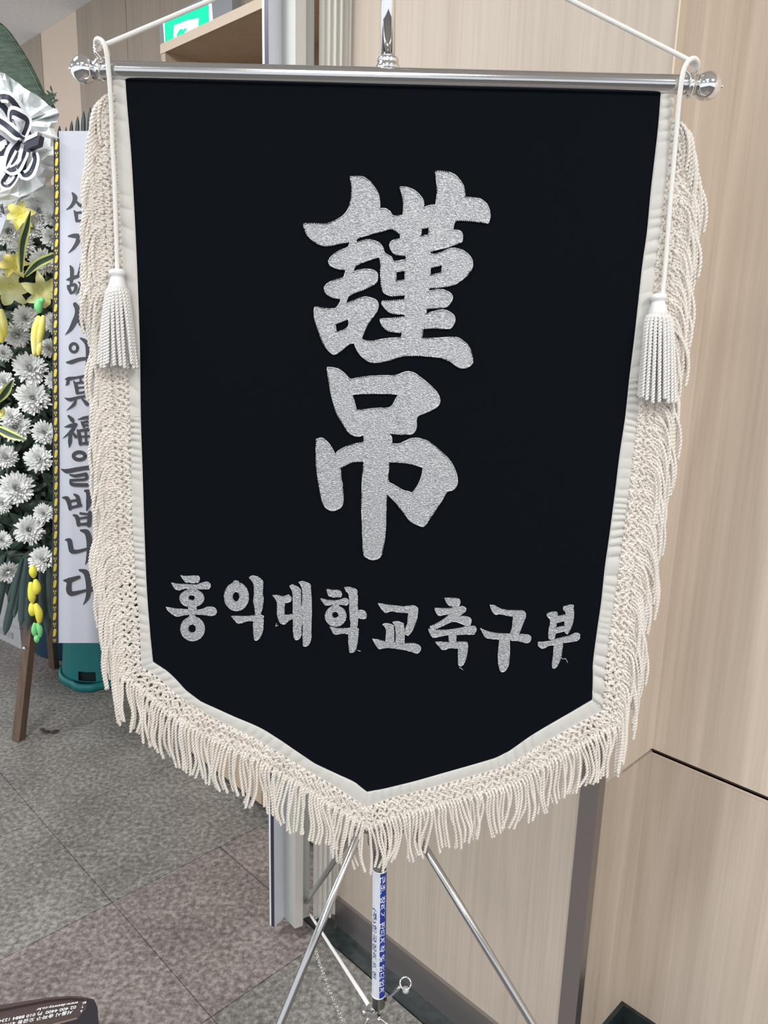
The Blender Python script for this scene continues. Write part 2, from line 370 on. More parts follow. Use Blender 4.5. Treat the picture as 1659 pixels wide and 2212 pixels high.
# ------------------------------------------------------------------ banner plane
YAW = math.radians(3.0)
NB = np.array([-math.sin(YAW), -math.cos(YAW), 0]); PB = ony(829, 185, 0.95)
def BP(x, y, off=0.0): return onplane(x, y, PB, NB)+NB*off
PXM = 0.000545      # metres per pixel at the banner, roughly
inL = [(270, 160), (274, 220), (283, 330), (290, 450), (297, 600), (302, 750), (304, 900), (308, 1020), (312, 1150), (317, 1270), (323, 1350), (331, 1429)]
inB = [(331, 1429), (358, 1447), (380, 1467), (402, 1491), (434, 1515), (471, 1532), (504, 1547), (560, 1571), (600, 1595), (637, 1620), (680, 1649), (729, 1672), (767, 1690), (793, 1710)]
inB2 = [(793, 1710), (832, 1703), (897, 1687), (960, 1669), (1020, 1652), (1070, 1637), (1100, 1622), (1144, 1591), (1180, 1569), (1218, 1547), (1279, 1511)]
inR = [(1279, 1511), (1281, 1436), (1290, 1363), (1299, 1300), (1307, 1225), (1316, 1162), (1329, 1063), (1339, 981), (1351, 900), (1360, 816), (1370, 735), (1378, 663), (1388, 572), (1398, 500), (1406, 415), (1416, 329), (1423, 263), (1428, 194)]
ouL = [(243, 160), (247, 220), (252, 330), (259, 450), (267, 600), (275, 750), (281, 900), (284, 1020), (287, 1150), (294, 1270), (302, 1350), (306, 1440)]
ouB = [(306, 1440), (339, 1460), (360, 1480), (382, 1500), (415, 1522), (452, 1545), (489, 1564), (547, 1592), (590, 1618), (628, 1642), (672, 1668), (722, 1697), (760, 1722), (792, 1744)]
ouB2 = [(792, 1744), (836, 1726), (901, 1709), (964, 1691), (1024, 1674), (1076, 1660), (1110, 1646), (1152, 1618), (1188, 1597), (1226, 1575), (1302, 1534)]
ouR = [(1302, 1534), (1308, 1454), (1316, 1372), (1325, 1310), (1336, 1235), (1346, 1162), (1357, 1070), (1367, 988), (1377, 910), (1388, 816), (1399, 735), (1408, 663), (1417, 572), (1427, 500), (1436, 415), (1446, 329), (1452, 263), (1457, 196)]
def dens(P, step=10.0):
    P = np.array(P, float); L = np.concatenate([[0], np.cumsum(np.linalg.norm(np.diff(P, axis=0), axis=1))]); return L
def resample2(A, B, step):
    """resample two matching polylines at even steps of A's length"""
    A = np.array(A, float); B = np.array(B, float); L = dens(A); n = max(2, int(L[-1]/step)+1); t = np.linspace(0, L[-1], n)
    f = lambda P: np.stack([np.interp(t, L, P[:, 0]), np.interp(t, L, P[:, 1])], 1)
    return f(A), f(B), t
bn_root = thing('mourning_banner', BP(793, 1850)*np.array([1, 1, 1.0]), 'black velvet pennant banner with silver embroidered characters and cream fringe hanging from a steel rod', 'banner')
# velvet field: polygon grid with a little thickness
inn = inL+inB[1:]+inB2[1:]+inR[1:]
def extrude_poly(name, loops, off0, off1, mat, parent, fn=BP, bevel=0.0, label=None, smooth=False):
    """filled outline with holes, given in picture positions on the banner surface, raised by off0..off1"""
    cu = bpy.data.curves.new(name, 'CURVE'); cu.dimensions = '2D'; cu.fill_mode = 'BOTH'; cu.extrude = 0.5; cu.bevel_depth = bevel
    for lp in loops:
        sp = cu.splines.new('POLY'); sp.points.add(len(lp)-1); sp.use_cyclic_u = True
        for i, (x, y) in enumerate(lp): sp.points[i].co = (x, -y, 0, 1)
    ob = bpy.data.objects.new(name, cu); me0 = bpy.data.meshes.new_from_object(ob)
    v = np.empty(len(me0.vertices)*3); me0.vertices.foreach_get('co', v); v = v.reshape(-1, 3)
    zz = v[:, 2]; z0_, z1_ = zz.min(), zz.max()
    out = np.array([fn(p[0], -p[1], off0+(off1-off0)*(p[2]-z0_)/(z1_-z0_)) for p in v])
    mb = MB().add(out, [tuple(p.vertices) for p in me0.polygons])
    bpy.data.objects.remove(ob); bpy.data.curves.remove(cu); bpy.data.meshes.remove(me0)
    o = build(name, mb, mat, parent, smooth); 
    if label: o['label'] = label
    return o
velo = extrude_poly('velvet_field', [inn[::-1]], -0.003, 0.0, M['velvet'], bn_root)
# border tape with puckers
def tape(A, B, per, amp, parent, n=9):
    a, b, t = resample2(A, B, 2.2)
    mb = MB(); V = []; m = len(t)
    ph = np.cumsum(2*math.pi*2.2/per*(1+0.35*np.sin(t/37.0)+0.25*np.sin(t/13.7)))
    for i in range(m):
        for j in range(n):
            w_ = j/(n-1)
            x, y = a[i]*(1-w_)+b[i]*w_
            am = amp*(0.35+0.65*min(1, w_*1.4))*(0.6+0.4*math.sin(t[i]/51.0+1))
            s_ = 1-abs(math.sin(ph[i]/2+w_*0.9))**0.55
            off = 0.0020-am*s_*2.6+0.0009*math.sin(math.pi*w_)
            x += 0.7*math.sin(ph[i])*(0.0 if w_ < .99 else 1); 
            V.append(BP(x, y, off))
    for i in range(m):
        for j in (0, n-1): pass
    q = [(i*n+j, i*n+j+1, (i+1)*n+j+1, (i+1)*n+j) for i in range(m-1) for j in range(n-1)]
    k0 = len(V); V2 = [p-NB*0.0018 for p in V]
    q2 = [(k0+a_, k0+d_, k0+c_, k0+b_) for a_, b_, c_, d_ in q]
    qs = []
    for i in range(m-1):
        for j in (0, n-1): qs.append((i*n+j, (i+1)*n+j, k0+(i+1)*n+j, k0+i*n+j))
    mb.addq(np.array(V+V2), np.array(q+q2+qs)); return build('border_tape', mb, M['tape'], parent, smooth=True)
tape(inL[:7], ouL[:7], 46, 0.0012, bn_root)
tape(inL[6:], ouL[6:], 19, 0.0021, bn_root)
tape(inB, ouB, 26, 0.0011, bn_root)
tape(inB2, ouB2, 24, 0.0014, bn_root)
tape(inR[::-1][:9], ouR[::-1][:9], 30, 0.0014, bn_root)
tape(inR[::-1][8:], ouR[::-1][8:], 19, 0.0021, bn_root)
# stitched thread along inner edge
mb = MB(); P = [BP(x, y, 0.0012) for x, y in catmull(np.array(inn, float), 900)]
mb.addq(*sweep(np.array(P), 0.0006, 6)); build('edge_thread', mb, M['tape'], bn_root, smooth=True)

# ---- fringe netting
ntL = [(236, 210), (222, 228), (211, 335), (215, 455), (221, 605), (228, 760), (236, 910), (240, 1030), (243, 1160), (249, 1280), (256, 1365), (262, 1462)]
ntLi = [(247, 205), (248, 222), (252, 330), (259, 450), (267, 600), (275, 750), (281, 900), (284, 1020), (287, 1150), (294, 1270), (302, 1350), (306, 1440)]
ntB = [(262, 1462), (308, 1496), (335, 1520), (362, 1543), (398, 1568), (438, 1590), (478, 1609), (538, 1636), (582, 1661), (622, 1686), (668, 1713), (716, 1743), (756, 1768), (792, 1790)]
ntB2 = [(792, 1790), (844, 1772), (908, 1753), (972, 1735), (1032, 1718), (1086, 1704), (1124, 1689), (1166, 1661), (1206, 1639), (1246, 1617), (1338, 1568)]
ntR = [(1338, 1568), (1352, 1462), (1360, 1380), (1368, 1318), (1379, 1242), (1390, 1170), (1401, 1076), (1411, 994), (1421, 916), (1432, 822), (1443, 741), (1452, 669), (1461, 578), (1471, 506), (1480, 421), (1488, 335), (1478, 285), (1462, 268)]
ouRn = ouR[:-2]+[(1450, 285), (1452, 264)]
NET = [(ntLi, ntL, 1), (ouB, ntB, 1), (ouB2, ntB2, 1), (ouRn, ntR, -1)]
netmb = MB()
def interp(P, L, t):
    P = np.array(P, float); return np.array([np.interp(t, L, P[:, 0]), np.interp(t, L, P[:, 1])])
STARTS = []
for bi, (A, B, sg) in enumerate(NET):
    L = dens(A); tot = L[-1]
    for fam in (1, -1):
        s = -30.0
        while s < tot+30:
            adv = 30*fam
            pts = []
            for w_ in np.linspace(0, 1, 9):
                t = s+adv*(w_-0.5)+1.6*math.sin(w_*9+s)
                tt = min(max(t, 0), tot)
                a = interp(A, L, tt); b = interp(B, L, tt); p = a*(1-w_)+b*w_
                off = 0.0012+fam*0.0013*math.cos(w_*math.pi*4+s*0.5)+0.0006*math.sin(s)
                pts.append(BP(p[0], p[1], off))
            ok = 0 < s+adv*0.5 < tot or 0 < s-adv*0.5 < tot
            if ok: rope(netmb, pts, 0.00175, 0.0088, 0.0011)
            s += 13.0+random.uniform(-0.8, 0.8)
    # cords running along the band, worked through the crossings
    for w_ in (0.2, 0.55, 0.92):
        n = int(tot/14)+2; pts = []
        for i, t in enumerate(np.linspace(0, tot, n)):
            ww = w_+0.11*(1 if i % 2 else -1)
            a = interp(A, L, t); b = interp(B, L, t); p = a*(1-ww)+b*ww
            pts.append(BP(p[0], p[1], 0.0022+0.0008*(-1)**i))
        rope(netmb, pts, 0.0017, 0.0078, 0.0012)
build('fringe_netting', netmb, M['cordm'], bn_root, smooth=True, kind='stuff')
# ---- fringe cords
rest = MB(); nind = 0
def cord_part(pts, single=True, r=0.00168):
    global nind
    P = [BP(x, y, o) for x, y, o in pts]
    if single and nind < 296:
        mb = MB(); rope(mb, P, r, 0.0092, 0.0011); build('fringe_cord', mb, M['cordm'], bn_root, smooth=True); nind += 1
    else: rope(rest, P, r, 0.0092, 0.0013)
def tufts(n):                            # neighbours bunch together like real fringe
    out = []; c = random.uniform(-9, 9)
    left = random.randint(2, 6)
    for i in range(n):
        if left == 0: c = random.uniform(-15, 15); left = random.randint(2, 6)
        left -= 1; out.append(c+random.uniform(-2.5, 2.5))
    return out
# bottom: hang straight down from the netting
for bi, (B, ln) in enumerate(((ntB, 102), (ntB2, 98))):
    L = dens(B); tot = L[-1]; n = int(tot/7.7); tf = tufts(n)
    for i in range(n):
        t = tot*(i+0.5)/n; x, y = interp(B, L, t); y -= 6
        if bi == 0 and i < 10: x += 2
        l = ln*random.uniform(0.90, 1.06); c = tf[i]; sw = random.uniform(-6, 6)+(4 if bi == 1 else -3)+7*math.sin(i*0.31)
        o0 = random.uniform(0.001, 0.003); o1 = random.uniform(0.0, 0.006)
        ox = -1 if bi == 0 else 1
        pts = [(x-ox*4, y-6, 0.001), (x+ox*random.uniform(0, 6), y+8, o0+0.003), (x+ox*3+sw*0.5, y+l*0.35, o0+o1*0.6), (x+sw*1.1+c*0.45, y+l*0.68, o1), (x+c+sw*0.3, y+l, o1*0.8)]
        cord_part(pts)
# sides: fall outward and down over the netting edge
for side, (B, sg) in enumerate(((ntL, -1), (ntR[::-1], 1))):
    L = dens(B); tot = L[-1]; n = int(tot/7.0); tf = tufts(n)
    for i in range(n):
        t = tot*(i+0.3)/n; x, y = interp(B, L, t)
        f = (i/n)
        out = (36 if sg < 0 else 33)*random.uniform(0.6, 1.12)+tf[i]*0.7
        l = 112*random.uniform(0.88, 1.12)
        if i < 16: out *= 0.75; 
        if f > 0.93: out *= 0.35
        drift = 10 if sg < 0 else -13       # gravity: the picture's vertical leans a little here
        lay = 0.002+0.006*random.random()
        pts = [(x-sg*9, y-8, 0.0015), (x+sg*out*0.35, y+6, lay*0.6+0.003), (x+sg*out*0.75+drift*0.2, y+l*0.33, lay+0.003), (x+sg*out*0.98+drift*0.55, y+l*0.66, lay+0.002), (x+sg*(out*1.0)+drift, y+l, lay)]
        cord_part(pts, single=(i % 2 == 0))
        if i % 5 == 1:                      # an inner layer that covers the netting edge
            out2 = out*0.35; pts = [(x-sg*12, y-8, 0.003), (x+sg*out2*0.2, y+12, 0.005), (x+sg*out2*0.8, y+l*0.4, 0.004), (x+sg*out2+drift*0.5, y+l*0.85, 0.002)]
            cord_part(pts, single=False)
build('fringe_cords', rest, M['cordm'], bn_root, smooth=True, kind='stuff')

# ---- embroidered characters
def tr(pts, ox, oy, sc): return [(ox+x/sc, oy+y/sc) for x, y in pts]
def smooth_loop(lp, k=3, sharp=62):
    P = np.array(lp, float); n = len(P); out = []
    def corner(i):
        a = P[i]-P[i-1]; b = P[(i+1) % n]-P[i]; c = (a@b)/(np.linalg.norm(a)*np.linalg.norm(b)+1e-9)
        return math.degrees(math.acos(max(-1, min(1, c)))) > sharp
    cr = [corner(i) for i in range(n)]
    for i in range(n):
        p0, p1, p2, p3 = P[i-1], P[i], P[(i+1) % n], P[(i+2) % n]
        if cr[i]: p0 = 2*p1-p2 if False else p1-(p2-p1)*0.5
        if cr[(i+1) % n]: p3 = p2+(p2-p1)*0.5
        for j in range(k):
            f = j/k
            out.append(tuple(0.5*((2*p1)+(p2-p0)*f+(2*p0-5*p1+4*p2-p3)*f*f+(3*p1-p0-3*p2+p3)*f**3)))
    return out
def ell(cx, cy, rx, ry, n=20): return [(cx+rx*math.cos(2*math.pi*i/n), cy+ry*math.sin(2*math.pi*i/n)) for i in range(n)]
def jitter(lp, a=0.35): return [(x+random.uniform(-a, a), y+random.uniform(-a, a)) for x, y in lp]
def embroider(shapes, name, h, edge_r, label=None):
    """shapes: list of [outer, hole, hole...]; one object, with a raised thread around each outline as its sub-part"""
    loops_all = []; parts = []
    mb = MB()
    for shp in shapes:
        loops = [jitter(smooth_loop(l)) for l in shp]; loops_all += loops
        cu = bpy.data.curves.new('c', 'CURVE'); cu.dimensions = '2D'; cu.fill_mode = 'BOTH'; cu.extrude = 0.5
        for lp in loops:
            sp = cu.splines.new('POLY'); sp.points.add(len(lp)-1); sp.use_cyclic_u = True
            for i, (x, y) in enumerate(lp): sp.points[i].co = (x, -y, 0, 1)
        ob = bpy.data.objects.new('c', cu); me0 = bpy.data.meshes.new_from_object(ob)
        v = np.array([tuple(q.co) for q in me0.vertices])
        hh = h+random.uniform(0, 0.0002)
        mb.add([BP(p[0], -p[1], 0.0002 if p[2] < 0 else hh) for p in v], [tuple(p.vertices) for p in me0.polygons])
        bpy.data.objects.remove(ob); bpy.data.curves.remove(cu); bpy.data.meshes.remove(me0)
    o = build(name, mb, M['silver'], bn_root, label=label)
    eb = MB()
    for lp in loops_all:
        P = np.array([BP(x, y, h) for x, y in lp+lp[:1]]); L = np.linalg.norm(np.diff(P, axis=0), axis=1).sum()
        eb.addq(*sweep(catmull(P, max(12, int(L/0.0016))), edge_r, 6, 2, 0.14, 0.004))
    build('edge_stitching', eb, M['silver2'], o, smooth=True)
G1 = [(475,115),(550,112),(600,135),(645,180),(680,240),(692,300),(692,350),(735,352),(770,375),(795,405),(865,400),(872,330),(862,250),(845,190),(900,195),(950,215),(990,250),(1015,290),(1022,345),(1060,330),(1112,322),(1118,260),(1120,180),(1110,72),(1200,78),(1250,100),(1290,140),(1318,190),(1330,265),(1400,272),(1450,285),(1490,320),(1510,370),(1512,420),(1500,458),(1430,450),(1340,440),(1255,440),(1242,470),(1235,512),(1280,515),(1305,535),(1308,575),(1290,605),(1200,635),(1075,668),(1068,690),(1140,680),(1200,655),(1250,645),(1310,662),(1355,695),(1380,740),(1380,790),(1340,850),(1290,890),(1240,920),(1150,935),(1060,942),(1050,970),(1100,957),(1160,955),(1210,975),(1232,1005),(1225,1040),(1190,1080),(1120,1090),(1040,1095),(1035,1135),(1100,1115),(1160,1105),(1210,1120),(1245,1150),(1250,1190),(1225,1235),(1180,1245),(1100,1240),(1015,1245),(1008,1315),(1100,1318),(1230,1308),(1290,1320),(1340,1360),(1370,1410),(1385,1480),(1370,1515),(1320,1538),(1270,1525),(1220,1490),(1150,1462),(1050,1450),(950,1445),(860,1450),(780,1475),(700,1492),(640,1495),(590,1475),(550,1440),(520,1395),(505,1350),(470,1355),(430,1385),(380,1425),(345,1432),(310,1405),(270,1350),(245,1280),(220,1210),(207,1150),(207,1105),(222,1085),(290,1095),(350,1098),(375,1085),(400,1045),(405,1020),(350,1012),(300,985),(283,945),(300,915),(350,885),(420,865),(435,835),(445,805),(380,798),(330,775),(315,740),(340,700),(400,660),(455,640),(475,598),(400,610),(310,628),(240,615),(180,575),(145,530),(125,465),(200,462),(290,465),(360,440),(420,405),(455,360),(480,290),(485,200)]
G1H = [[(515,605),(530,570),(620,542),(700,522),(785,502),(845,545),(845,578),(790,590),(768,620),(780,660),(815,692),(890,700),(892,730),(800,742),(775,708),(735,688),(722,668),(715,640),(685,605),(640,588),(585,583)],
 [(492,825),(515,775),(580,745),(640,725),(690,708),(700,760),(700,860),(712,950),(740,985),(790,1000),(885,992),(882,1025),(800,1035),(715,1040),(712,1062),(740,1100),(790,1130),(875,1138),(885,1155),(800,1165),(700,1172),(700,1195),(725,1235),(770,1265),(862,1275),(855,1310),(760,1318),(650,1335),(575,1332),(555,1315),(575,1270),(610,1200),(650,1145),(675,1100),(680,1060),(660,1030),(620,1015),(570,1010),(500,1035),(440,1060),(445,1030),(475,990),(560,960),(640,920),(672,885),(675,840),(650,812),(600,803),(540,808)],
 [(1005,497),(1062,490),(1055,548),(998,553)], [(812,822),(882,812),(880,882),(815,888)], [(1068,790),(1160,772),(1155,825),(1070,848)], [(358,1212),(460,1172),(455,1235),(370,1272)]]
T1 = lambda l: tr(l, 620, 350, 3.456)
embroider([[T1(G1)]+[T1(h) for h in G1H]], 'embroidered_character', 0.0022, 0.0010, 'large silver embroidered character, the upper of two')
G2 = [(280,58),(340,62),(390,80),(440,120),(490,162),(580,145),(720,132),(880,130),(940,112),(990,97),(1050,105),(1110,145),(1180,200),(1240,260),(1275,310),(1282,375),(1240,420),(1160,460),(1085,492),(1075,540),(1072,600),(1050,640),(1020,652),(920,655),(800,640),(835,655),(855,690),(855,738),(920,742),(980,715),(1040,692),(1100,692),(1180,720),(1270,785),(1350,860),(1400,930),(1430,1000),(1440,1060),(1435,1110),(1400,1150),(1350,1165),(1310,1235),(1260,1310),(1200,1400),(1150,1470),(1110,1472),(1040,1440),(990,1390),(930,1310),(870,1240),(812,1185),(805,1300),(800,1450),(790,1600),(765,1720),(740,1760),(690,1775),(640,1760),(605,1720),(598,1600),(595,1450),(587,1290),(590,1180),(600,1000),(608,898),(500,905),(395,955),(400,1030),(415,1120),(420,1220),(410,1290),(370,1325),(325,1335),(275,1315),(240,1260),(220,1180),(200,1080),(185,960),(180,840),(185,700),(230,690),(280,725),(320,780),(350,835),(400,790),(480,755),(610,722),(608,658),(560,670),(510,660),(460,620),(400,530),(350,430),(315,290),(290,150)]
G2H = [[(500,300),(560,292),(700,290),(850,292),(920,300),(890,345),(840,415),(740,420),(640,430),(540,440),(525,380)], [(832,900),(930,905),(1050,925),(1135,950),(1130,1010),(1100,1090),(1040,1178),(960,1155),(880,1110),(822,1065)]]
T2 = lambda l: tr(l, 640, 780, 4.1475)
embroider([[T2(G2)]+[T2(h) for h in G2H]], 'embroidered_character', 0.0022, 0.0010, 'large silver embroidered character, the lower of two')
T3 = lambda l: tr(l, 350, 1220, 3.53)
T4 = lambda l: tr(l, 790, 1270, 3.53)
ROW = [
 (T3, [[[(147,78),(200,85),(270,82),(288,95),(285,120),(265,132),(205,132),(180,125),(160,100)]],
       [[(75,135),(120,142),(190,145),(260,148),(310,135),(345,128),(368,142),(370,165),(350,182),(280,182),(220,180),(165,180),(130,190),(100,175)]],
       [ell(230,252,92,68), ell(230,248,26,20,10)], [[(212,178),(250,178),(262,200),(200,200)]], [[(205,300),(262,300),(266,345),(204,345)]],
       [[(35,320),(70,325),(130,335),(250,340),(310,335),(350,318),(395,322),(418,345),(412,370),(385,385),(330,380),(250,375),(180,380),(120,390),(80,370),(50,345)]],
       [ell(236,485,92,92), ell(233,483,30,33,12)], [[(215,380),(250,380),(262,408),(204,408)]]]),
 (T3, [[ell(570,240,93,108), ell(567,240,27,38,12)], [[(545,128),(565,118),(590,130),(597,165),(543,165)]],
       [[(668,95),(690,82),(730,88),(765,115),(772,140),(770,220),(775,270),(765,330),(750,375),(768,385),(775,400),(770,500),(745,555),(720,575),(705,560),(698,500),(698,425),(660,425),(600,442),(570,435),(530,390),(580,388),(640,390),(715,380),(710,330),(700,270),(705,220),(700,140)]]]),
 (T3, [[[(845,230),(880,228),(930,238),(965,225),(985,245),(985,270),(965,283),(940,285),(935,330),(937,380),(960,380),(1005,370),(1010,400),(960,430),(935,450),(905,440),(885,400),(880,330),(878,280)]],
       [[(975,158),(1000,152),(1040,170),(1060,200),(1062,300),(1078,345),(1075,380),(1065,480),(1060,540),(1035,570),(1015,560),(1003,500),(1000,300),(995,200)]],
       [[(1045,130),(1080,125),(1120,140),(1135,170),(1140,300),(1140,480),(1135,570),(1110,612),(1090,618),(1078,600),(1075,480),(1070,380),(1070,300),(1072,200),(1062,155)]]]),
 (T3, [[[(1257,185),(1300,188),(1350,192),(1370,215),(1368,240),(1330,246),(1280,238),(1265,215)]],
       [[(1210,255),(1260,265),(1330,268),(1390,252),(1420,262),(1420,290),(1400,305),(1330,298),(1270,305),(1240,298)]],
       [ell(1325,388,80,78), ell(1323,378,24,26,12)], [[(1308,298),(1345,300),(1350,320),(1300,320)]],
       [[(1392,170),(1430,168),(1480,185),(1490,210),(1492,290),(1495,345),(1530,343),(1555,365),(1558,395),(1540,408),(1495,402),(1492,440),(1485,478),(1498,490),(1495,560),(1482,630),(1460,662),(1435,665),(1425,630),(1422,560),(1425,525),(1370,520),(1330,528),(1305,515),(1280,468),(1330,480),(1400,482),(1440,478),(1437,430),(1432,350),(1430,260),(1422,215),(1405,195)]]]),
 (T4, [[[(95,115),(130,120),(200,130),(290,138),(360,132),(390,145),(398,170),(392,220),(375,280),(350,330),(325,358),(300,350),(305,310),(318,260),(325,188),(250,182),(190,175),(155,185),(130,165),(110,140)]],
       [[(52,385),(90,390),(155,405),(230,410),(300,420),(370,420),(410,440),(420,462),(405,488),(380,492),(320,475),(230,458),(160,452),(105,460),(75,425)]],
       [[(130,275),(160,268),(200,278),(215,300),(215,415),(155,415),(155,310)]], [[(205,258),(230,252),(270,262),(292,285),(293,425),(228,418),(230,330),(225,285)]]]),
 (T4, [[[(602,75),(650,73),(700,78),(718,95),(715,125),(690,138),(640,132),(615,105)]],
       [[(528,152),(570,152),(640,152),(690,140),(740,138),(765,155),(755,180),(710,215),(750,212),(790,222),(803,245),(795,275),(765,285),(730,270),(690,255),(660,255),(600,280),(530,310),(495,305),(490,290),(540,268),(600,230),(645,195),(600,200),(560,208),(538,185)]],
       [[(477,310),(520,315),(600,318),(700,305),(770,290),(830,288),(842,315),(825,350),(770,352),(690,354),(690,415),(635,415),(632,352),(580,362),(520,375),(495,350)]],
       [[(530,410),(570,408),(640,412),(700,408),(770,408),(778,440),(770,510),(750,570),(725,593),(708,580),(703,520),(705,460),(640,455),(600,468),(570,455)]]]),
 (T4, [[[(948,128),(980,132),(1040,158),(1110,168),(1190,170),(1215,190),(1215,220),(1195,280),(1165,345),(1130,372),(1098,350),(1115,300),(1125,215),(1070,205),(1020,195),(985,198),(960,165)]],
       [[(875,305),(920,325),(1000,342),(1100,348),(1180,350),(1240,355),(1258,375),(1250,405),(1220,415),(1150,400),(1095,395),(1095,520),(1085,590),(1060,630),(1035,635),(1018,610),(1010,520),(1018,400),(1010,388),(960,385),(915,372),(895,345)]]]),
 (T4, [[[(1380,195),(1420,180),(1455,182),(1462,210),(1520,200),(1525,185),(1505,160),(1510,138),(1560,125),(1582,130),(1585,180),(1580,250),(1560,310),(1535,348),(1518,335),(1515,325),(1450,345),(1435,380),(1405,388),(1392,370),(1398,300),(1405,240),(1385,215)], [(1452,265),(1515,248),(1515,285),(1450,300)]],
       [[(1312,410),(1350,408),(1400,400),(1480,378),(1550,360),(1600,340),(1630,350),(1625,385),(1600,400),(1550,408),(1505,415),(1495,480),(1480,550),(1450,600),(1425,608),(1420,580),(1428,510),(1435,430),(1400,435),(1350,458),(1318,440)]]]),
]
for Tn, shp in ROW: embroider([[Tn(l) for l in s] for s in shp], 'embroidered_letter', 0.0018, 0.0006)
for pts in ([(1211,1417),(1215,1423),(1221,1422),(1226,1431)], [(992,1441),(996,1443),(1000,1447)], [(598,1346),(596,1352),(601,1350)], [(772,1404),(779,1406)]):
    build('loose_thread', tube([BP(x, y, 0.001) for x, y in pts], 0.0005, 5, 12), M['silver2'], bn_root)

# ------------------------------------------------------------------ rod with ball ends
RODR = 0.0100
pl = BP(200, 151, 0.0); pr = BP(1510, 184, 0.0); ax = (pr-pl)/np.linalg.norm(pr-pl)
rod = thing('banner_rod', pl, 'horizontal stainless steel rod with chrome ball ends carrying the banner', 'rod')
mb = MB(); mb.addq(*sweep(np.linspace(pl-ax*0.004, pr+ax*0.003, 24), RODR, 40)); build('tube', mb, M['satin'], rod, smooth=True)
def ball(c, sgn):
    pf = [(0.0001, -0.0225), (0.0112, -0.0222), (0.0130, -0.0205), (0.0130, -0.0172), (0.0100, -0.0155), (0.0085, -0.0140)]
    for k_ in range(18):
        a = -1.08+k_*(math.pi/2+1.08)/17; pf.append((0.0150*math.cos(a), 0.0150*math.sin(a)))
    pf += [(0.002, 0.0150), (0.0018, 0.0175), (0.0001, 0.0180)]
    return lathe(c, ax*sgn, pf, 32)
bl = BP(182, 150, 0.0); br = BP(1527, 186, 0.0)
build('ball_finial', ball(bl, -1), M['chrome'], rod, smooth=True); build('ball_finial', ball(br, 1), M['chrome'], rod, smooth=True)
def torus(c, n, R, r, a0=0, a1=2*math.pi, k=40, prof=12):
    n = np.array(n, float); n /= np.linalg.norm(n); a = np.cross(n, [0.1, 0.2, 1]); a /= np.linalg.norm(a); b = np.cross(n, a)
    t = np.linspace(a0, a1, k); P = np.array(c)+R*(np.cos(t)[:, None]*a+np.sin(t)[:, None]*b); m = MB(); m.addq(*sweep(P, r, prof)); return m
for (x, y, R_, nx) in ((222, 112, 0.0085, (0.75, -0.6, 0.1)), (1492, 147, 0.0085, (0.35, -0.95, 0.1))):
    c = BP(x, y, 0.003); e = build('ring_eye', torus(c, nx, R_, 0.0019), M['chrome'], rod, smooth=True)
    q = c-np.array([0, 0, 0.0105]); build('stud', lathe(q-np.array([0, 0, 0.006]), (0, 0, 1), [(0.0001, 0), (0.006, 0.001), (0.006, 0.004), (0.004, 0.007), (0.0028, 0.010), (0.0001, 0.011)], 18), M['chrome'], e, smooth=True)
build('end_sleeve', (lambda m: (m.addq(*sweep(np.array([pl+ax*0.001, pl+ax*0.024]), RODR+0.0004, 36)), m)[1])(MB()), M['satin'], rod, smooth=True)

# ------------------------------------------------------------------ stand
YP = 0.982
s_top = ony(842, -260, YP); s_mid = ony(838, 140, YP)
s_low = ony(818, 2180, YP)
xb, yb = s_low[0], YP
stand = thing('banner_stand', (xb, yb, 0), 'shiny steel folding tripod stand with a centre pole behind the banner', 'stand')
def vtube(x, y, z0, z1, r): return lathe((x, y, z0), (0, 0, 1), [(0.0001, 0), (r, 0.0005), (r, z1-z0-0.0005), (0.0001, z1-z0)], 32)
def on_pole(py): return ony(0, 0, YP)
zjoin = ony(838, 150, YP)[2]; xt = s_mid[0]
def pole_seg(p, q, r, name, mat, par):
    p = np.array(p); q = np.array(q); L_ = np.linalg.norm(q-p)
    return build(name, lathe(p, q-p, [(0.0001, 0), (r, 0.0004), (r, L_-0.0004), (0.0001, L_)], 32), mat, par, smooth=False)
def shade_s(o):
    o.data.polygons.foreach_set('use_smooth', [True]*len(o.data.polygons)); return o
up = pole_seg(ony(838, 150, YP), ony(840, -230, YP), 0.0082, 'upper_pole', M['chrome'], stand); shade_s(up)
lo = pole_seg(ony(817.5, 2172, YP), ony(836, 150, YP), 0.0100, 'lower_pole', M['pole'], stand); shade_s(lo)
c0 = ony(838, 150, YP)
shade_s(build('collar', lathe(c0-np.array([0, 0, 0.004]), (0, 0, 1), [(0.0100, 0), (0.0132, 0.002), (0.0142, 0.006), (0.0125, 0.0095), (0.0118, 0.011), (0.0128, 0.0125), (0.0118, 0.0155), (0.0090, 0.017), (0.0082, 0.018)], 32), M['chrome'], stand))
# top hook outside the picture, the hanging cord is slung over it
ht = ony(880, -178, 0.955)
tp = ony(840, -230, YP)
build('hook', tube([tp+np.array([0, 0, -0.01]), tp+np.array([0.002, -0.008, 0.006]), ht+np.array([0, 0.004, -0.004]), ht+np.array([0, -0.008, -0.006]), ht+np.array([0, -0.014, 0.01])], 0.0028, 10, 30), M['chrome'], stand, smooth=True)
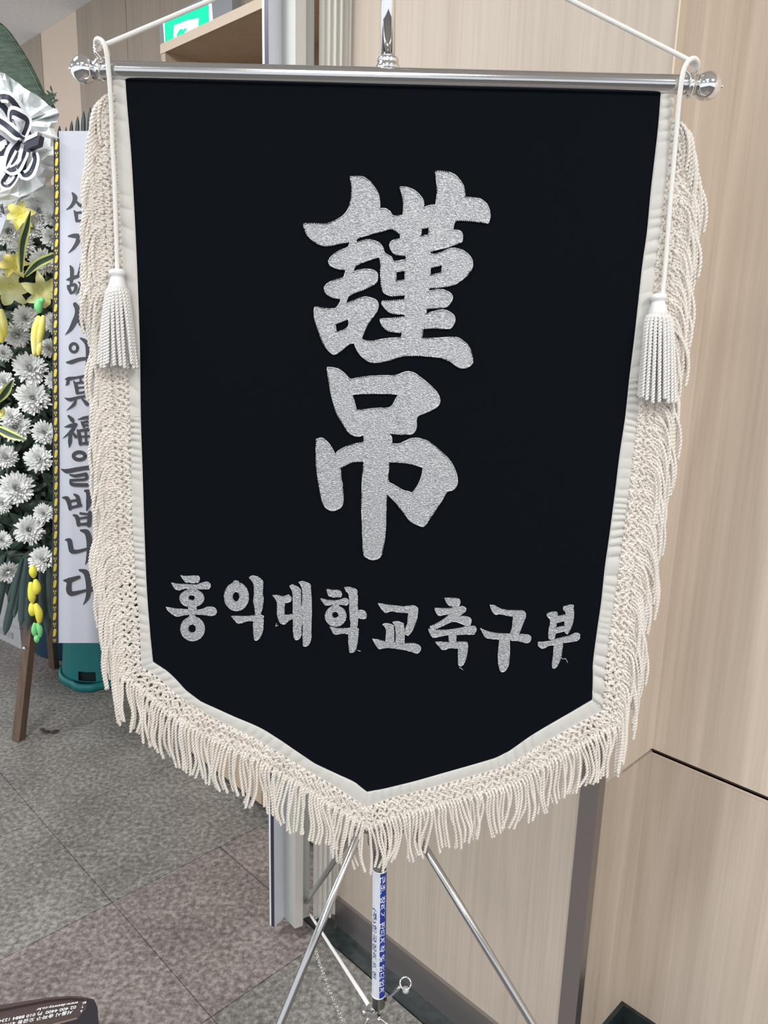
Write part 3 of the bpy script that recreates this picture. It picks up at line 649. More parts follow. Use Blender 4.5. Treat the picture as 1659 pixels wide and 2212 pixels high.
# sleeve with printed sticker
y1, y2 = 1876, 2147
pb_, pt_ = ony(817.5, 2172, YP), ony(836, 150, YP)
zat = lambda z: pb_+(pt_-pb_)*(z-pb_[2])/(pt_[2]-pb_[2])
sa_, sb_ = zat(ony(818, y2, YP)[2]), zat(ony(820, y1, YP)[2])
stick = simple('silver_sticker', (0.70, 0.73, 0.80), 0.35); blue = simple('blue_sticker', (0.012, 0.035, 0.30), 0.4); stw = simple('sticker_white', (0.85, 0.87, 0.9), 0.5); stdk = simple('sticker_navy_print', (0.05, 0.07, 0.22), 0.5)
axp = (sb_-sa_)/np.linalg.norm(sb_-sa_); LP = np.linalg.norm(sb_-sa_)
fa = np.array([0.0, -1.0, 0]); fa -= axp*(fa@axp); fa /= np.linalg.norm(fa); fr_ = np.cross(axp, fa); fr_ /= np.linalg.norm(fr_)
if fr_[0] < 0: fr_ = -fr_
def cyl(a, h, r): return sa_+axp*h+r*(math.cos(a)*fa+math.sin(a)*fr_)
def wrap(a0, a1, h0, h1, r, n=14):
    v = []; q = []
    for i in range(n+1):
        a = a0+(a1-a0)*i/n; v += [cyl(a, h0, r), cyl(a, h1, r), cyl(a, h0, r-0.0004), cyl(a, h1, r-0.0004)]
    for i in range(n):
        k_ = 4*i; q += [(k_, k_+4, k_+5, k_+1), (k_+2, k_+3, k_+7, k_+6), (k_, k_+2, k_+6, k_+4), (k_+1, k_+5, k_+7, k_+3)]
    m = MB(); m.add(v, q); return m
sl = build('label_sleeve', wrap(-math.pi, 0.10, 0, LP, 0.0104, 24), stick, stand, smooth=False)
build('blue_label', wrap(0.10, math.pi, 0.001, LP-0.001, 0.0104, 24), blue, sl)
for h in (0.0, LP-0.001): build('white_rim', wrap(-math.pi, math.pi, h-0.0004, h+0.0014, 0.0107, 36), stw, sl)
def text_mesh(s, size=1.0):
    cu = bpy.data.curves.new('t', 'FONT'); cu.body = s; cu.size = size; cu.resolution_u = 2; cu.offset = 0.012*size
    ob = bpy.data.objects.new('t', cu); me = bpy.data.meshes.new_from_object(ob)
    v = np.array([tuple(q.co) for q in me.vertices]).reshape(-1, 3); f = [tuple(p.vertices) for p in me.polygons]
    bpy.data.objects.remove(ob); bpy.data.curves.remove(cu); bpy.data.meshes.remove(me); return v, f
def wrap_text(s, a_base, size, h_top, mat, name, upside=False, length=None):
    v, f = text_mesh(s)
    if len(v) == 0: return
    k_ = (length/(v[:, 0].max()-v[:, 0].min())) if length else size
    # text runs down the pole; the foot of each letter points left
    out = [cyl(a_base+size*p[1]/0.0104, h_top-(p[0]-v[:, 0].min())*k_, 0.01065) for p in v]
    build(name, MB().add(out, f), mat, sl)
wrap_text('근조, 장례기 판매제작 및 임대업체', 0.16, 0.0095, LP-0.006, stw, 'sticker_lettering', length=LP*0.93)
wrap_text('(주)한국장례의전', -1.05, 0.0085, LP*0.72, stdk, 'sticker_lettering', length=LP*0.56)
# hub, legs, braces
def bar(p, q, r, name, mat, par, prof=14): 
    m = MB(); m.addq(*sweep(np.linspace(np.array(p, float), np.array(q, float), 6), r, prof)); return build(name, m, mat, par, smooth=True)
hubc = ony(822, 1800, YP)
shade_s(build('hub', lathe(hubc-axp*0.02, axp, [(0.010, 0), (0.017, 0.002), (0.019, 0.006), (0.019, 0.034), (0.016, 0.038), (0.010, 0.04)], 28), M['pole'], stand))
legs = [(ony(778, 1792, YP-0.03), onz(74, 3500)), (ony(893, 1790, YP-0.02), onz(1935, 3500)), (ony(772, 1785, YP+0.015), onz(657, 1957, 0.006))]
for a, b in legs:
    hub_arm = bar(hubc, a, 0.004, 'hub_arm', M['pole'], stand)
    lg = bar(a, b, 0.0055, 'leg', M['legsteel'], stand, 18)
    build('foot_cap', lathe(b-np.array([0, 0, 0.0]), a-b, [(0.0001, -0.004), (0.007, -0.003), (0.0075, 0.0), (0.0075, 0.03), (0.0056, 0.032)], 16), simple('black_rubber', (0.02, 0.02, 0.02), 0.7) if b[1] < 1.5 else M['satin'], lg, smooth=True)
low = ony(806, 2186, YP-0.002)
bar(onz(664, 1966, 0.02), low, 0.0034, 'brace', M['plasticw'], stand)
for (a, b) in legs[:2]:
    bar(a+(b-a)*0.62, low, 0.0026, 'brace', M['satin'], stand)
build('brace_link', tube([onz(660, 1950, 0.02), onz(672, 1968, 0.03), onz(684, 1984, 0.035)], 0.004, 8, 10), M['satin'], stand, smooth=True)
shade_s(build('lower_hub', lathe(low-axp*0.014, axp, [(0.0001, 0), (0.0075, 0.001), (0.0075, 0.006), (0.0125, 0.008), (0.0125, 0.014), (0.010, 0.018), (0.010, 0.022)], 24), M['chrome'], stand))
for (dx, dy) in ((-22, -4), (-18, 20), (14, 14)):
    bar(low, ony(806+dx, 2190+dy, YP-0.012), 0.0028, 'hinge_lug', M['chrome'], stand)
rs = ony(833, 2160, YP-0.004); re_ = ony(864, 2132, YP-0.02)
ts = bar(rs, re_, 0.0026, 'clamp_bolt', M['satin'], stand)
build('bolt_ring', torus(ony(876, 2124, YP-0.022), (0.1, -0.55, 0.84), 0.0082, 0.0012), M['chrome'], ts, smooth=True)
shade_s(build('bolt_cap', lathe(ony(876, 2142, YP-0.016), (0, 0, 1), [(0.0001, 0), (0.005, 0.0005), (0.005, 0.006), (0.0001, 0.0065)], 16), simple('pale_cap', (0.55, 0.56, 0.56), 0.4), ts))
ch = MB(); cp = catmull(np.array([onz(682, 2050, 0.25), onz(690, 2080, 0.25), onz(702, 2110, 0.26), onz(715, 2145, 0.27), onz(730, 2180, 0.28), onz(748, 2216, 0.29), onz(765, 2250, 0.31)]), 30)
for i in range(len(cp)-1):
    c = (cp[i]+cp[i+1])/2; d = cp[i+1]-cp[i]
    m = torus(c, np.cross(d, [1, 0, 0] if i % 2 else [0, 1, 0.2]), 0.0032, 0.0008, k=10, prof=5); ch.addq(m.v[0], m.f[0])
build('chain', ch, M['chrome'], stand, smooth=True)

# ------------------------------------------------------------------ hanging cord with two tassels
hc = thing('hanging_cord', ht, 'white cord slung from the stand through both rod rings, a tassel at each end', 'cord')
def cordpath(pts, n=140): return catmull(np.array([BP(x, y, o) for x, y, o in pts]), n)
lft = np.vstack([np.linspace(ht, BP(232, 103, 0.008), 40), cordpath([(226, 103, 0.007), (216, 108, 0.004), (213, 100, 0.008), (222, 94, 0.014), (236, 103, 0.0165), (243, 125, 0.0165), (246, 170, 0.0135), (248, 240, 0.010), (250, 320, 0.009), (254, 400, 0.009), (257, 480, 0.0095), (260, 560, 0.010), (262, 592, 0.012)], 160)])
rgt = np.vstack([np.linspace(ht, BP(1480, 134, 0.008), 40), cordpath([(1490, 138, 0.006), (1502, 150, 0.004), (1500, 140, 0.010), (1488, 136, 0.014), (1473, 148, 0.0165), (1464, 175, 0.0160), (1459, 230, 0.012), (1455, 290, 0.010), (1448, 380, 0.009), (1441, 460, 0.0095), (1433, 560, 0.010), (1424, 645, 0.012)], 170)])
for P in (lft, rgt):
    m = MB(); m.addq(*sweep(P, 0.0026, 12)); build('cord', m, M['white_cord'], hc, smooth=True)
def tassel(cx, y0, y1, y2, wtop, wbot, lean):
    top = BP(cx, y0, 0.012); dn = BP(cx+lean*0.25, y1, 0.013)-top; L_ = np.linalg.norm(dn); d = dn/L_
    tr_ = build('tassel', lathe(top, d, [(0.0026, -0.003), (0.0080, -0.002), (0.0096, 0.0005), (0.0092, 0.004), (0.0072, 0.0055), (0.0078, 0.008), (0.0096, 0.014), (0.0108, L_*0.85), (0.0106, L_), (0.0001, L_+0.001)], 28), M['plasticw'], hc, smooth=True)
    n1, n2, ln = wtop, wbot, y2-y1
    for ring, (cnt, kk) in enumerate(((19, 1.0), (10, 0.55))):
        for i in range(cnt):
            a = 2*math.pi*i/cnt+ring*0.3; ca, sa2 = math.cos(a), math.sin(a)
            fr2 = 1+random.uniform(-0.07, 0.07); l = ln*random.uniform(0.95, 1.03)
            pts = [(cx+lean*0.25+ca*14*kk, y1-3, 0.013+sa2*0.008*kk), (cx+lean*0.3+ca*n1*kk, y1+14, 0.014+sa2*0.011*kk), (cx+lean*0.6+ca*(n1*0.5+n2*0.5)*kk*fr2, y1+l*0.5, 0.015+sa2*0.012*kk), (cx+lean+ca*n2*kk*fr2+random.uniform(-2, 2), y1+l, 0.015+sa2*0.012*kk)]
            m = MB(); rope(m, [BP(x, y, max(o, 0.003)) for x, y, o in pts], 0.00195, 0.0075, 0.0011); build('tassel_strand', m, M['cordw'], tr_, smooth=True)
tassel(262, 588, 626, 792, 22, 40, 5)
tassel(1416, 640, 682, 862, 27, 37, -5)

# ------------------------------------------------------------------ condolence wreath on its easel
wm = simple('easel_wood', (0.125, 0.082, 0.056), 0.55, var=0.15, vscale=9, stretch=(8, 8, 0.6), bump=0.1, bscale=80)
def beam(p, q, w_, d_, name, par, mat=wm):
    p = np.array(p, float); q = np.array(q, float); t = (q-p)/np.linalg.norm(q-p)
    a = np.cross(t, [0.35, 1, 0]); a /= np.linalg.norm(a); b = np.cross(t, a)
    return build(name, boxmb(p-a*w_/2-b*d_/2, a*w_, b*d_, q-p), mat, par)
f1 = onz(40, 1598); f2 = onz(117, 1441)
YW = 2.62
ea = thing('wreath_easel', f1, 'dark brown wooden easel leg frame standing under the flower wreath', 'easel')
beam(f1, ony(85, 1180, f1[1]+0.12), 0.034, 0.03, 'leg', ea)
beam(f2, ony(95, 1180, f2[1]-0.3), 0.032, 0.028, 'leg', ea)
f3 = f1+np.array([-0.75, 0.1, 0]); beam(f3, ony(-60, 1180, f1[1]+0.2), 0.034, 0.03, 'leg', ea)
beam(ony(85, 1200, f1[1]+0.12), ony(-60, 1200, f1[1]+0.2), 0.03, 0.02, 'crossbar', ea)
bp_ = ony(53, 1401, 2.533)
build('bolt', lathe(bp_, (0.1, -1, 0.2), [(0.0001, 0.006), (0.006, 0.005), (0.008, 0.0), (0.008, -0.01)], 12), M['satin'], ea, smooth=True)

wr_loc = ony(40, 900, YW)
wreath = thing('flower_wreath', wr_loc, 'funeral wreath of white chrysanthemums and yellow lilies with a black and white bow', 'wreath')
petal_w = simple('white_petal', (0.93, 0.94, 0.92), 0.6, sheen=0.25); petal_y = simple('yellow_petal', (0.86, 0.74, 0.10), 0.5, col2=(0.90, 0.86, 0.35), vscale=18)
petal_py = simple('pale_yellow_petal', (0.86, 0.82, 0.28), 0.5, col2=(0.88, 0.88, 0.55), vscale=14)
leafm = simple('dark_green_leaf', (0.030, 0.060, 0.036), 0.45, var=0.35, vscale=20)
leafg = simple('grey_green_leaf', (0.055, 0.085, 0.085), 0.25, var=0.2, vscale=12)
leafe = simple('yellow_leaf_margin', (0.62, 0.66, 0.20), 0.45); green = simple('fresh_green', (0.22, 0.68, 0.26), 0.4)
# dense inner foliage
core = MB()
def leaf_vf(base, dirv, nrm, L_, Wd, curl=0.25, nseg=5):
    base = np.array(base, float); t = np.array(dirv, float); t /= np.linalg.norm(t); nrm = np.array(nrm, float); s = np.cross(t, nrm); s /= np.linalg.norm(s)+1e-9; nn = np.cross(s, t)
    v = []; f = []
    for i in range(nseg+1):
        u = i/nseg; wd_ = Wd*math.sin(math.pi*min(1, 0.08+0.92*u)**0.8)*0.5+Wd*0.03
        c = base+t*L_*u-nn*curl*L_*u*u
        v += [c-s*wd_, c+nn*wd_*0.25, c+s*wd_]
    for i in range(nseg):
        k_ = 3*i; f += [(k_, k_+1, k_+4, k_+3), (k_+1, k_+2, k_+5, k_+4)]
    return v, f
ZT, ZB = ony(40, 440, YW)[2], ony(40, 1270, YW)[2]
xl = ony(-260, 900, YW)[0]
def xr_at(z): # right border of the foliage body
    return ony(126, 900, YW)[0]
for i in range(1500):
    z = random.uniform(ZB+0.02, ZT-0.12); x = random.uniform(xl, xr_at(z)+0.0); yy = YW+random.uniform(-0.01, 0.09)
    d = (random.uniform(-1, 1), random.uniform(-0.6, 0.1), random.uniform(-1, 0.8))
    core.add(*leaf_vf((x, yy, z), d, (random.uniform(-.5, .5), -1, random.uniform(-.3, .6)), random.uniform(0.04, 0.085), random.uniform(0.018, 0.034)))
build('foliage', core, leafm, wreath, kind='stuff')
shell = MB(); shell.add(*box_vf((xl, YW+0.09, ZB+0.02), (xr_at(0)-xl-0.01, 0, 0), (0, 0.08, 0), (0, 0, ZT-ZB-0.06))); build('foam_backing', shell, simple('floral_foam', (0.02, 0.04, 0.025), 0.9), wreath)
# chrysanthemum heads: three shapes, copied
def mum_mesh(seed):
    r = random.Random(seed); mb = MB()
    for ring, (cnt, tilt, ln, ww) in enumerate(((24, -0.05, 1.0, 0.17), (24, 0.16, 0.98, 0.17), (22, 0.38, 0.92, 0.16), (20, 0.62, 0.84, 0.16), (16, 0.88, 0.74, 0.15), (11, 1.12, 0.64, 0.15), (6, 1.4, 0.55, 0.15))):
        for i in range(cnt):
            a = 2*math.pi*(i+0.5*(ring % 2))/cnt+r.uniform(-.12, .12); ti = tilt+r.uniform(-.1, .1); l = ln*r.uniform(.86, 1.1)
            rd = np.array([math.cos(a), math.sin(a), 0]); sd = np.array([-math.sin(a), math.cos(a), 0]); v = []
            for j in range(5):
                u_ = j/4; el = ti+0.55*u_*(1.0 if ring < 3 else 1.3)*0.8
                c = rd*l*u_*math.cos(ti+0.2*u_)+np.array([0, 0, 1])*l*(u_*math.sin(ti)+0.18*u_*u_)-np.array([0, 0, .02])
                hw = ww*0.5*(0.5+0.7*math.sin(math.pi*min(1, u_*0.8)))*(0.5 if j == 4 else 1)
                up_ = np.array([0, 0, 1])*hw*0.7
                v += [c-sd*hw+up_, c, c+sd*hw+up_]
            f = []
            for j in range(4):
                k_ = 3*j; f += [(k_, k_+1, k_+4, k_+3), (k_+1, k_+2, k_+5, k_+4)]
            mb.add(v, f)
    me = bpy.data.meshes.new('chrysanthemum'); me.from_pydata([tuple(p) for p in np.concatenate(mb.v)], [], mb.f); me.materials.append(petal_w)
    me.polygons.foreach_set('use_smooth', [True]*len(me.polygons)); return me
mums = [mum_mesh(s) for s in range(4)]
def place(me, name, px, py, rpx, Y, sq=1.0, tilt=(0, 0), par=None):
    p = ony(px, py, Y); dist = (p-CAM) @ fw; R_ = rpx*dist/F
    d = (CAM-p); d /= np.linalg.norm(d); d += RT*tilt[0]+UP*tilt[1]; d += np.array([0, 0, 0.15]); d /= np.linalg.norm(d)
    q = Vector(d).to_track_quat('Z', 'Y'); o = bpy.data.objects.new(name, me); C.objects.link(o); o.parent = par
    o.location = Vector(p-WL[par.name]-d*R_*0.35); o.rotation_mode = 'QUATERNION'; o.rotation_quaternion = q @ Matrix.Rotation(random.random()*6.28, 4, 'Z').to_quaternion(); o.scale = (R_, R_*sq, R_*0.95); WL[o.name] = WL[par.name]
    return o
MUMS = [(12,575,36),(46,524,29),(112,512,24),(92,565,28),(119,628,20),(56,686,29),(36,727,32,.6),(116,696,24),(106,752,22),(8,762,20),(64,793,37),(117,822,20),(70,859,38),(8,822,24),(22,898,22),(33,922,33),(95,934,27),(11,984,29),(82,990,32),(37,1053,38),(4,1087,23),(93,1109,23),(64,1144,33),(5,1166,21),(90,1207,29),(19,1239,28,.6),
        (85,455,28),(20,500,34),(70,490,24),(115,470,20),(-50,600,34),(-45,700,34),(-55,800,34),(-45,900,34),(-50,1010,34),(-52,1120,34),(-45,1210,30),(-110,560,34),(-115,760,34),(-108,960,34),(-112,1140,34),(-120,660,30),(-118,860,30)]
for i, t in enumerate(MUMS):
    if 118 <= t[0] : tx = (t[0]-8, t[1])
    else: tx = (t[0], t[1])
    place(mums[i % 4], 'chrysanthemum', tx[0], tx[1], t[2], YW-0.05-0.03*random.random(), 1.0, (random.uniform(-.3, .3), random.uniform(-.2, .25)-(0.9 if len(t) > 3 else 0)), wreath)
# lilies
def lily(px, py, rpx, mat, rot, Y=YW-0.11, tilt=(0, 0), n=6, open_=0.55):
    p = ony(px, py, Y); R_ = rpx*((p-CAM) @ fw)/F
    d = CAM-p; d /= np.linalg.norm(d); d = d+RT*tilt[0]+UP*tilt[1]; d /= np.linalg.norm(d)
    a = np.cross(d, UP); a /= np.linalg.norm(a); b = np.cross(d, a)
    base = p-d*R_*0.5
    ctr = build('lily', lathe(base-d*R_*0.3, d, [(R_*0.05, 0), (R_*0.14, R_*0.3), (R_*0.1, R_*0.4), (0.0001, R_*0.42)], 10), mat, wreath, smooth=True)
    for i in range(n):
        t = rot+2*math.pi*i/n; rd = math.cos(t)*a+math.sin(t)*b; sd = -math.sin(t)*a+math.cos(t)*b; v = []; ns = 8
        for j in range(ns+1):
            u_ = j/ns; c = base+rd*R_*(0.06+0.95*u_**1.2)+d*R_*(0.75*math.sin(u_*math.pi*open_*1.3)*0.6)-d*R_*0.32*max(0, u_-0.6)
            hw = R_*0.31*math.sin(math.pi*(0.1+0.88*u_))**0.8*(1 if i % 2 else 0.8)
            wv = R_*0.04*math.sin(u_*14+i)
            v += [c-sd*hw+d*(hw*0.35+wv), c-sd*hw*.5+d*hw*.1, c, c+sd*hw*.5+d*hw*.1, c+sd*hw+d*(hw*0.35-wv)]
        f = [(5*j+k_, 5*j+k_+1, 5*j+k_+6, 5*j+k_+5) for j in range(ns) for k_ in range(4)]
        build('petal', MB().add(v, f), mat, ctr, smooth=True)
lily(42, 463, 33, petal_y, 0.3, tilt=(-.2, .3)); lily(92, 630, 42, petal_py, 0.9, tilt=(.4, -.5)); lily(22, 625, 44, petal_py, 0.2, tilt=(-.1, -.4)); lily(28, 570, 34, petal_y, 1.2, tilt=(-.3, .5)); lily(-30, 470, 40, petal_y, 0.5)
def bud(pts, r, mat, name='lily_bud', Y=YW-0.14):
    P = catmull(np.array([ony(x, y, Y) for x, y in pts]), 16); s = np.linspace(0, 1, 16)
    rr = r*np.sin(np.pi*(0.10+0.82*s))**0.8+0.001
    m = MB(); m.addq(*sweep(P, rr, 12)); return build(name, m, mat, wreath, smooth=True)
ys = simple('yellow_bud', (0.86, 0.80, 0.10), 0.35)
bud([(84, 683), (77, 720), (74, 768)], 0.013, petal_y); bud([(94, 682), (88, 715), (82, 750)], 0.011, petal_y); bud([(87, 738), (83, 768)], 0.008, petal_y); bud([(3, 668), (9, 700), (10, 728)], 0.010, petal_y); bud([(2, 690), (4, 740)], 0.012, petal_y)
for p in ([(70,1222),(73,1248)], [(66,1258),(69,1286),(70,1302)], [(76,1252),(80,1270),(79,1283)], [(68,1303),(70,1318),(69,1330)], [(77,1304),(84,1325),(85,1346)]):
    bud(p, 0.0125, ys, 'yellow_bud')
for p in ([(75,1346),(74,1362),(76,1374)], [(81,1346),(86,1360),(87,1376)], [(79,1372),(80,1388)]): bud(p, 0.009, green, 'green_bud')
bud([(84, 645), (83, 662), (85, 676)], 0.012, green, 'calyx'); bud([(90, 643), (91, 656)], 0.008, green, 'calyx')
# variegated blades
def blade(pts, wpx, Y=YW-0.17, m1=leafm, m2=leafe, name='striped_leaf'):
    P = catmull(np.array([ony(x, y, Y-0.02*i) for i, (x, y) in enumerate(pts)]), 14); T = np.gradient(P, axis=0)
    d = CAM-P[7]; d /= np.linalg.norm(d); out = None
    for k_, (mm, ws, off) in enumerate(((m2, 1.0, 0), (m1, 0.5, 0.002))):
        v = []
        for i in range(14):
            s = np.cross(T[i], d); s /= np.linalg.norm(s); hw = wpx*(YW*0.99)/F*math.sin(math.pi*(0.12+0.86*i/13))*ws
            v += [P[i]-s*hw+d*(off+0.3*hw), P[i]+d*off, P[i]+s*hw+d*(off+0.3*hw)]
        f = [(3*i+j, 3*i+j+1, 3*i+j+4, 3*i+j+3) for i in range(13) for j in range(2)]
        o = build(name if k_ == 0 else 'green_stripe', MB().add(v, f), mm, wreath if out is None else out, smooth=True); out = out or o
blade([(46, 588), (48, 530), (58, 490), (66, 455)], 8); blade([(54, 596), (80, 570), (110, 555), (134, 543)], 8); blade([(-5, 868), (12, 845), (28, 820)], 9); blade([(-20, 918), (20, 938), (56, 951)], 9); blade([(-30, 880), (0, 895), (8, 880)], 8, m1=petal_y)
# hanging grey-green leaves below and fan tips above
def gleaf(pts, wpx, Y, name='long_leaf', mat=leafg):
    P = catmull(np.array([ony(x, y, Y) for x, y in pts]), 14); n = 14; v = []
    d = CAM-P[0]; d /= np.linalg.norm(d); T = np.gradient(P, axis=0); sc_ = ((P[0]-CAM) @ fw)/F
    for i in range(n):
        s = np.cross(T[i], d); s /= np.linalg.norm(s); u_ = i/(n-1); hw = wpx*0.5*sc_*(min(1, 0.45+u_*1.4))*math.sqrt(max(0.02, 1-max(0, (u_-0.78)/0.22)**2))
        v += [P[i]-s*hw-d*hw*.5, P[i]-s*hw*.5-d*hw*.12, P[i]+d*hw*0.02, P[i]+s*hw*.5-d*hw*.12, P[i]+s*hw-d*hw*.5]
    f = [(5*i+j, 5*i+j+1, 5*i+j+6, 5*i+j+5) for i in range(n-1) for j in range(4)]
    return build(name, MB().add(v, f), mat, wreath, smooth=True)
for (x0, x1, y1_, w_) in ((52, 10, 1372, 18), (48, 22, 1322, 11), (52, 17, 1300, 10), (54, 30, 1335, 12), (58, 45, 1352, 16), (62, 60, 1362, 14), (98, 103, 1374, 15), (104, 112, 1340, 12), (70, 66, 1350, 12), (88, 92, 1345, 12), (20, -12, 1350, 16), (5, -35, 1340, 16)):
    gleaf([(x0, 1205), ((x0+x1)/2-1, (1205+y1_)/2), (x1, y1_)], w_, YW-0.04-0.04*random.random())
for (x, yt, w_) in ((129, 272, 8), (143, 273, 5), (155, 261, 8), (168, 251, 9), (181, 240, 10), (195, 232, 11), (212, 225, 11), (228, 217, 11), (242, 208, 10)):
    gleaf([(x-12, 420), (x-3, 330), (x, yt)], w_, YW+0.05)
# palm frond
pf = simple('palm_green', (0.050, 0.085, 0.052), 0.4, var=0.4, vscale=30, stretch=(1, 1, 6))
rib_p = catmull(np.array([ony(x, y, YW+0.02) for x, y in ((-60, 20), (0, 60), (40, 110), (70, 160), (92, 205), (110, 232))]), 40)
fr_t = build('palm_frond', tube(rib_p, 0.004, 8), pf, wreath, smooth=True)
lf = MB()
for i in range(0, 39):
    p = rib_p[i]; T_ = rib_p[i+1]-rib_p[i] if i < 39 else rib_p[i]-rib_p[i-1]; T_ = T_/np.linalg.norm(T_)
    L_ = 0.24*(1-0.75*i/39)
    dirv = T_*0.9+np.array([-0.35, -0.05, -0.75])
    lf.add(*leaf_vf(p, dirv, (0.2, -1, 0.2), L_, 0.024, 0.1))
    if i > 4: lf.add(*leaf_vf(p, T_*1.0+np.array([0.25, 0.0, 0.25]), (0.2, -1, 0.2), L_*0.18, 0.014, 0.1))
build('leaflets', lf, pf, fr_t)
fz = MB()
for i in range(60):
    p = ony(random.uniform(88, 114), random.uniform(198, 238), YW+0.0); fz.add(*leaf_vf(p, (random.uniform(-1, 1), 0, random.uniform(-.6, 1)), (0, -1, .2), 0.022, 0.006))
build('small_leaves', fz, leafm, wreath)
# white mesh wrap: crumpled translucent sheets
tm, tt, tb = nt('white_mesh_wrap'); setp(tb, color=(0.90, 0.93, 0.94), rough=0.5, alpha=0.93, trans=0.0)
def crumple(loop, ctr, name, depth=0.05, Y=YW-0.12, seed=1, mat=tm):
    r = random.Random(seed); n = len(loop); rings = 7; V = []
    for k_ in range(rings+1):
        u_ = k_/rings
        for i, (x, y) in enumerate(loop):
            px_ = ctr[0]+(x-ctr[0])*u_; py_ = ctr[1]+(y-ctr[1])*u_
            dy = depth*(0.5*math.sin(i*2.3+u_*3)+0.5*math.sin(i*1.1-u_*5))*u_*0.6+r.uniform(-.006, .006)
            V.append(ony(px_, py_, Y+dy))
    f = [(k_*n+i, k_*n+(i+1) % n, (k_+1)*n+(i+1) % n, (k_+1)*n+i) for k_ in range(rings) for i in range(n)]
    return build(name, MB().add(V, f), mat, wreath)
def dl(lp, k_=2):
    out = []
    for i in range(len(lp)):
        a, b = lp[i], lp[(i+1) % len(lp)]
        for j in range(k_): out.append((a[0]+(b[0]-a[0])*j/k_+random.uniform(-2, 2), a[1]+(b[1]-a[1])*j/k_+random.uniform(-2, 2)))
    return out
crumple(dl([(-70, 170), (-10, 156), (10, 158), (30, 172), (52, 190), (80, 208), (105, 228), (122, 236), (130, 250), (118, 275), (126, 300), (100, 320), (60, 330), (0, 330), (-60, 320)]), (40, 270), 'mesh_wrap', 0.07, seed=3)
crumple(dl([(-60, 300), (0, 290), (60, 290), (110, 300), (126, 322), (130, 350), (120, 375), (95, 400), (60, 420), (20, 432), (-40, 430)]), (40, 340), 'mesh_wrap', 0.07, Y=YW-0.14, seed=5)
crumple(dl([(-50, 400), (20, 400), (80, 395), (118, 400), (124, 440), (110, 480), (80, 500), (50, 470), (0, 500), (-50, 480)]), (40, 430), 'mesh_wrap', 0.05, Y=YW-0.06, seed=6)
# bow loops: black ribbon with white margins
bk = simple('black_ribbon', (0.028, 0.034, 0.055), 0.35); wh = simple('white_ribbon', (0.80, 0.81, 0.84), 0.5); dots = simple('ribbon_flower_print', (0.7, 0.74, 0.8), 0.5)
def loop_rib(pts, wpx, Y=YW-0.22, twist=0.0, name='bow_loop'):
    P2_ = catmull(np.array([(x, y) for x, y, *_ in pts], float), 26); ys_ = catmull(np.array([(0, p[2] if len(p) > 2 else 0) for p in pts], float), 26)[:, 1]
    P = np.array([ony(P2_[i, 0], P2_[i, 1], Y+ys_[i]) for i in range(26)]); T = np.gradient(P, axis=0)
    par = None; sc_ = 1.55e-3
    for (a0, a1, mm, nm, off) in ((-0.5, 0.5, bk, name, 0), (-0.85, -0.38, wh, 'white_margin', .0015), (0.38, 0.85, wh, 'white_margin', .0015)):
        v = []
        for i in range(26):
            ang = twist+0.9*math.sin(i/25*math.pi); s = np.array([math.sin(ang)*0.5, -0.35*math.cos(ang), 0.2])+np.cross(T[i]/np.linalg.norm(T[i]), [0, -1, 0])*0.9; s /= np.linalg.norm(s)
            d = np.array([0, -1.0, 0])*off
            v += [P[i]+s*wpx*sc_*a0+d, P[i]+s*wpx*sc_*a1+d]
        f = [(2*i, 2*i+1, 2*i+3, 2*i+2) for i in range(25)]
        o = build(nm, MB().add(v, f), mm, par or wreath, smooth=True); par = par or o
loop_rib([(40, 300, 0), (15, 240, -.03), (-8, 215, -.05), (20, 212, -.06), (48, 250, -.03), (62, 290, 0)], 15)
loop_rib([(45, 305, 0), (60, 265, -.04), (45, 250, -.06), (25, 245, -.06), (30, 280, -.02), (50, 300, 0)], 13, YW-0.24)
loop_rib([(50, 305, 0), (28, 330, -.02), (20, 365, -.04), (36, 362, -.06), (52, 335, -.03), (55, 318, 0)], 14, YW-0.23)
loop_rib([(60, 315, 0), (52, 350, -.02), (52, 378, -.04), (66, 372, -.06), (76, 345, -.04), (70, 325, 0)], 13, YW-0.25)
loop_rib([(42, 330, 0), (20, 372, -.02), (6, 396, -.04), (18, 402, -.06), (34, 385, -.04), (44, 350, 0)], 9, YW-0.25)
loop_rib([(-30, 285, 0), (0, 300, -.02), (20, 322, -.02), (-10, 330, 0)], 20, YW-0.22)
loop_rib([(-20, 250, 0), (10, 268, -.02), (36, 290, -.02), (54, 300, 0)], 14, YW-0.26)
build('bow_knot', (lambda: boxmb(ony(52, 325, YW-0.30), ony(82, 312, YW-0.30)-ony(52, 325, YW-0.30), (0, 0.03, 0), ony(56, 305, YW-0.30)-ony(52, 325, YW-0.30)))(), bk, wreath)
kn = build('bow_knot_margin', boxmb(ony(53, 306, YW-0.303), ony(80, 293, YW-0.303)-ony(53, 306, YW-0.303), (0, 0.03, 0), ony(54, 297, YW-0.303)-ony(53, 306, YW-0.303)), wh, wreath)

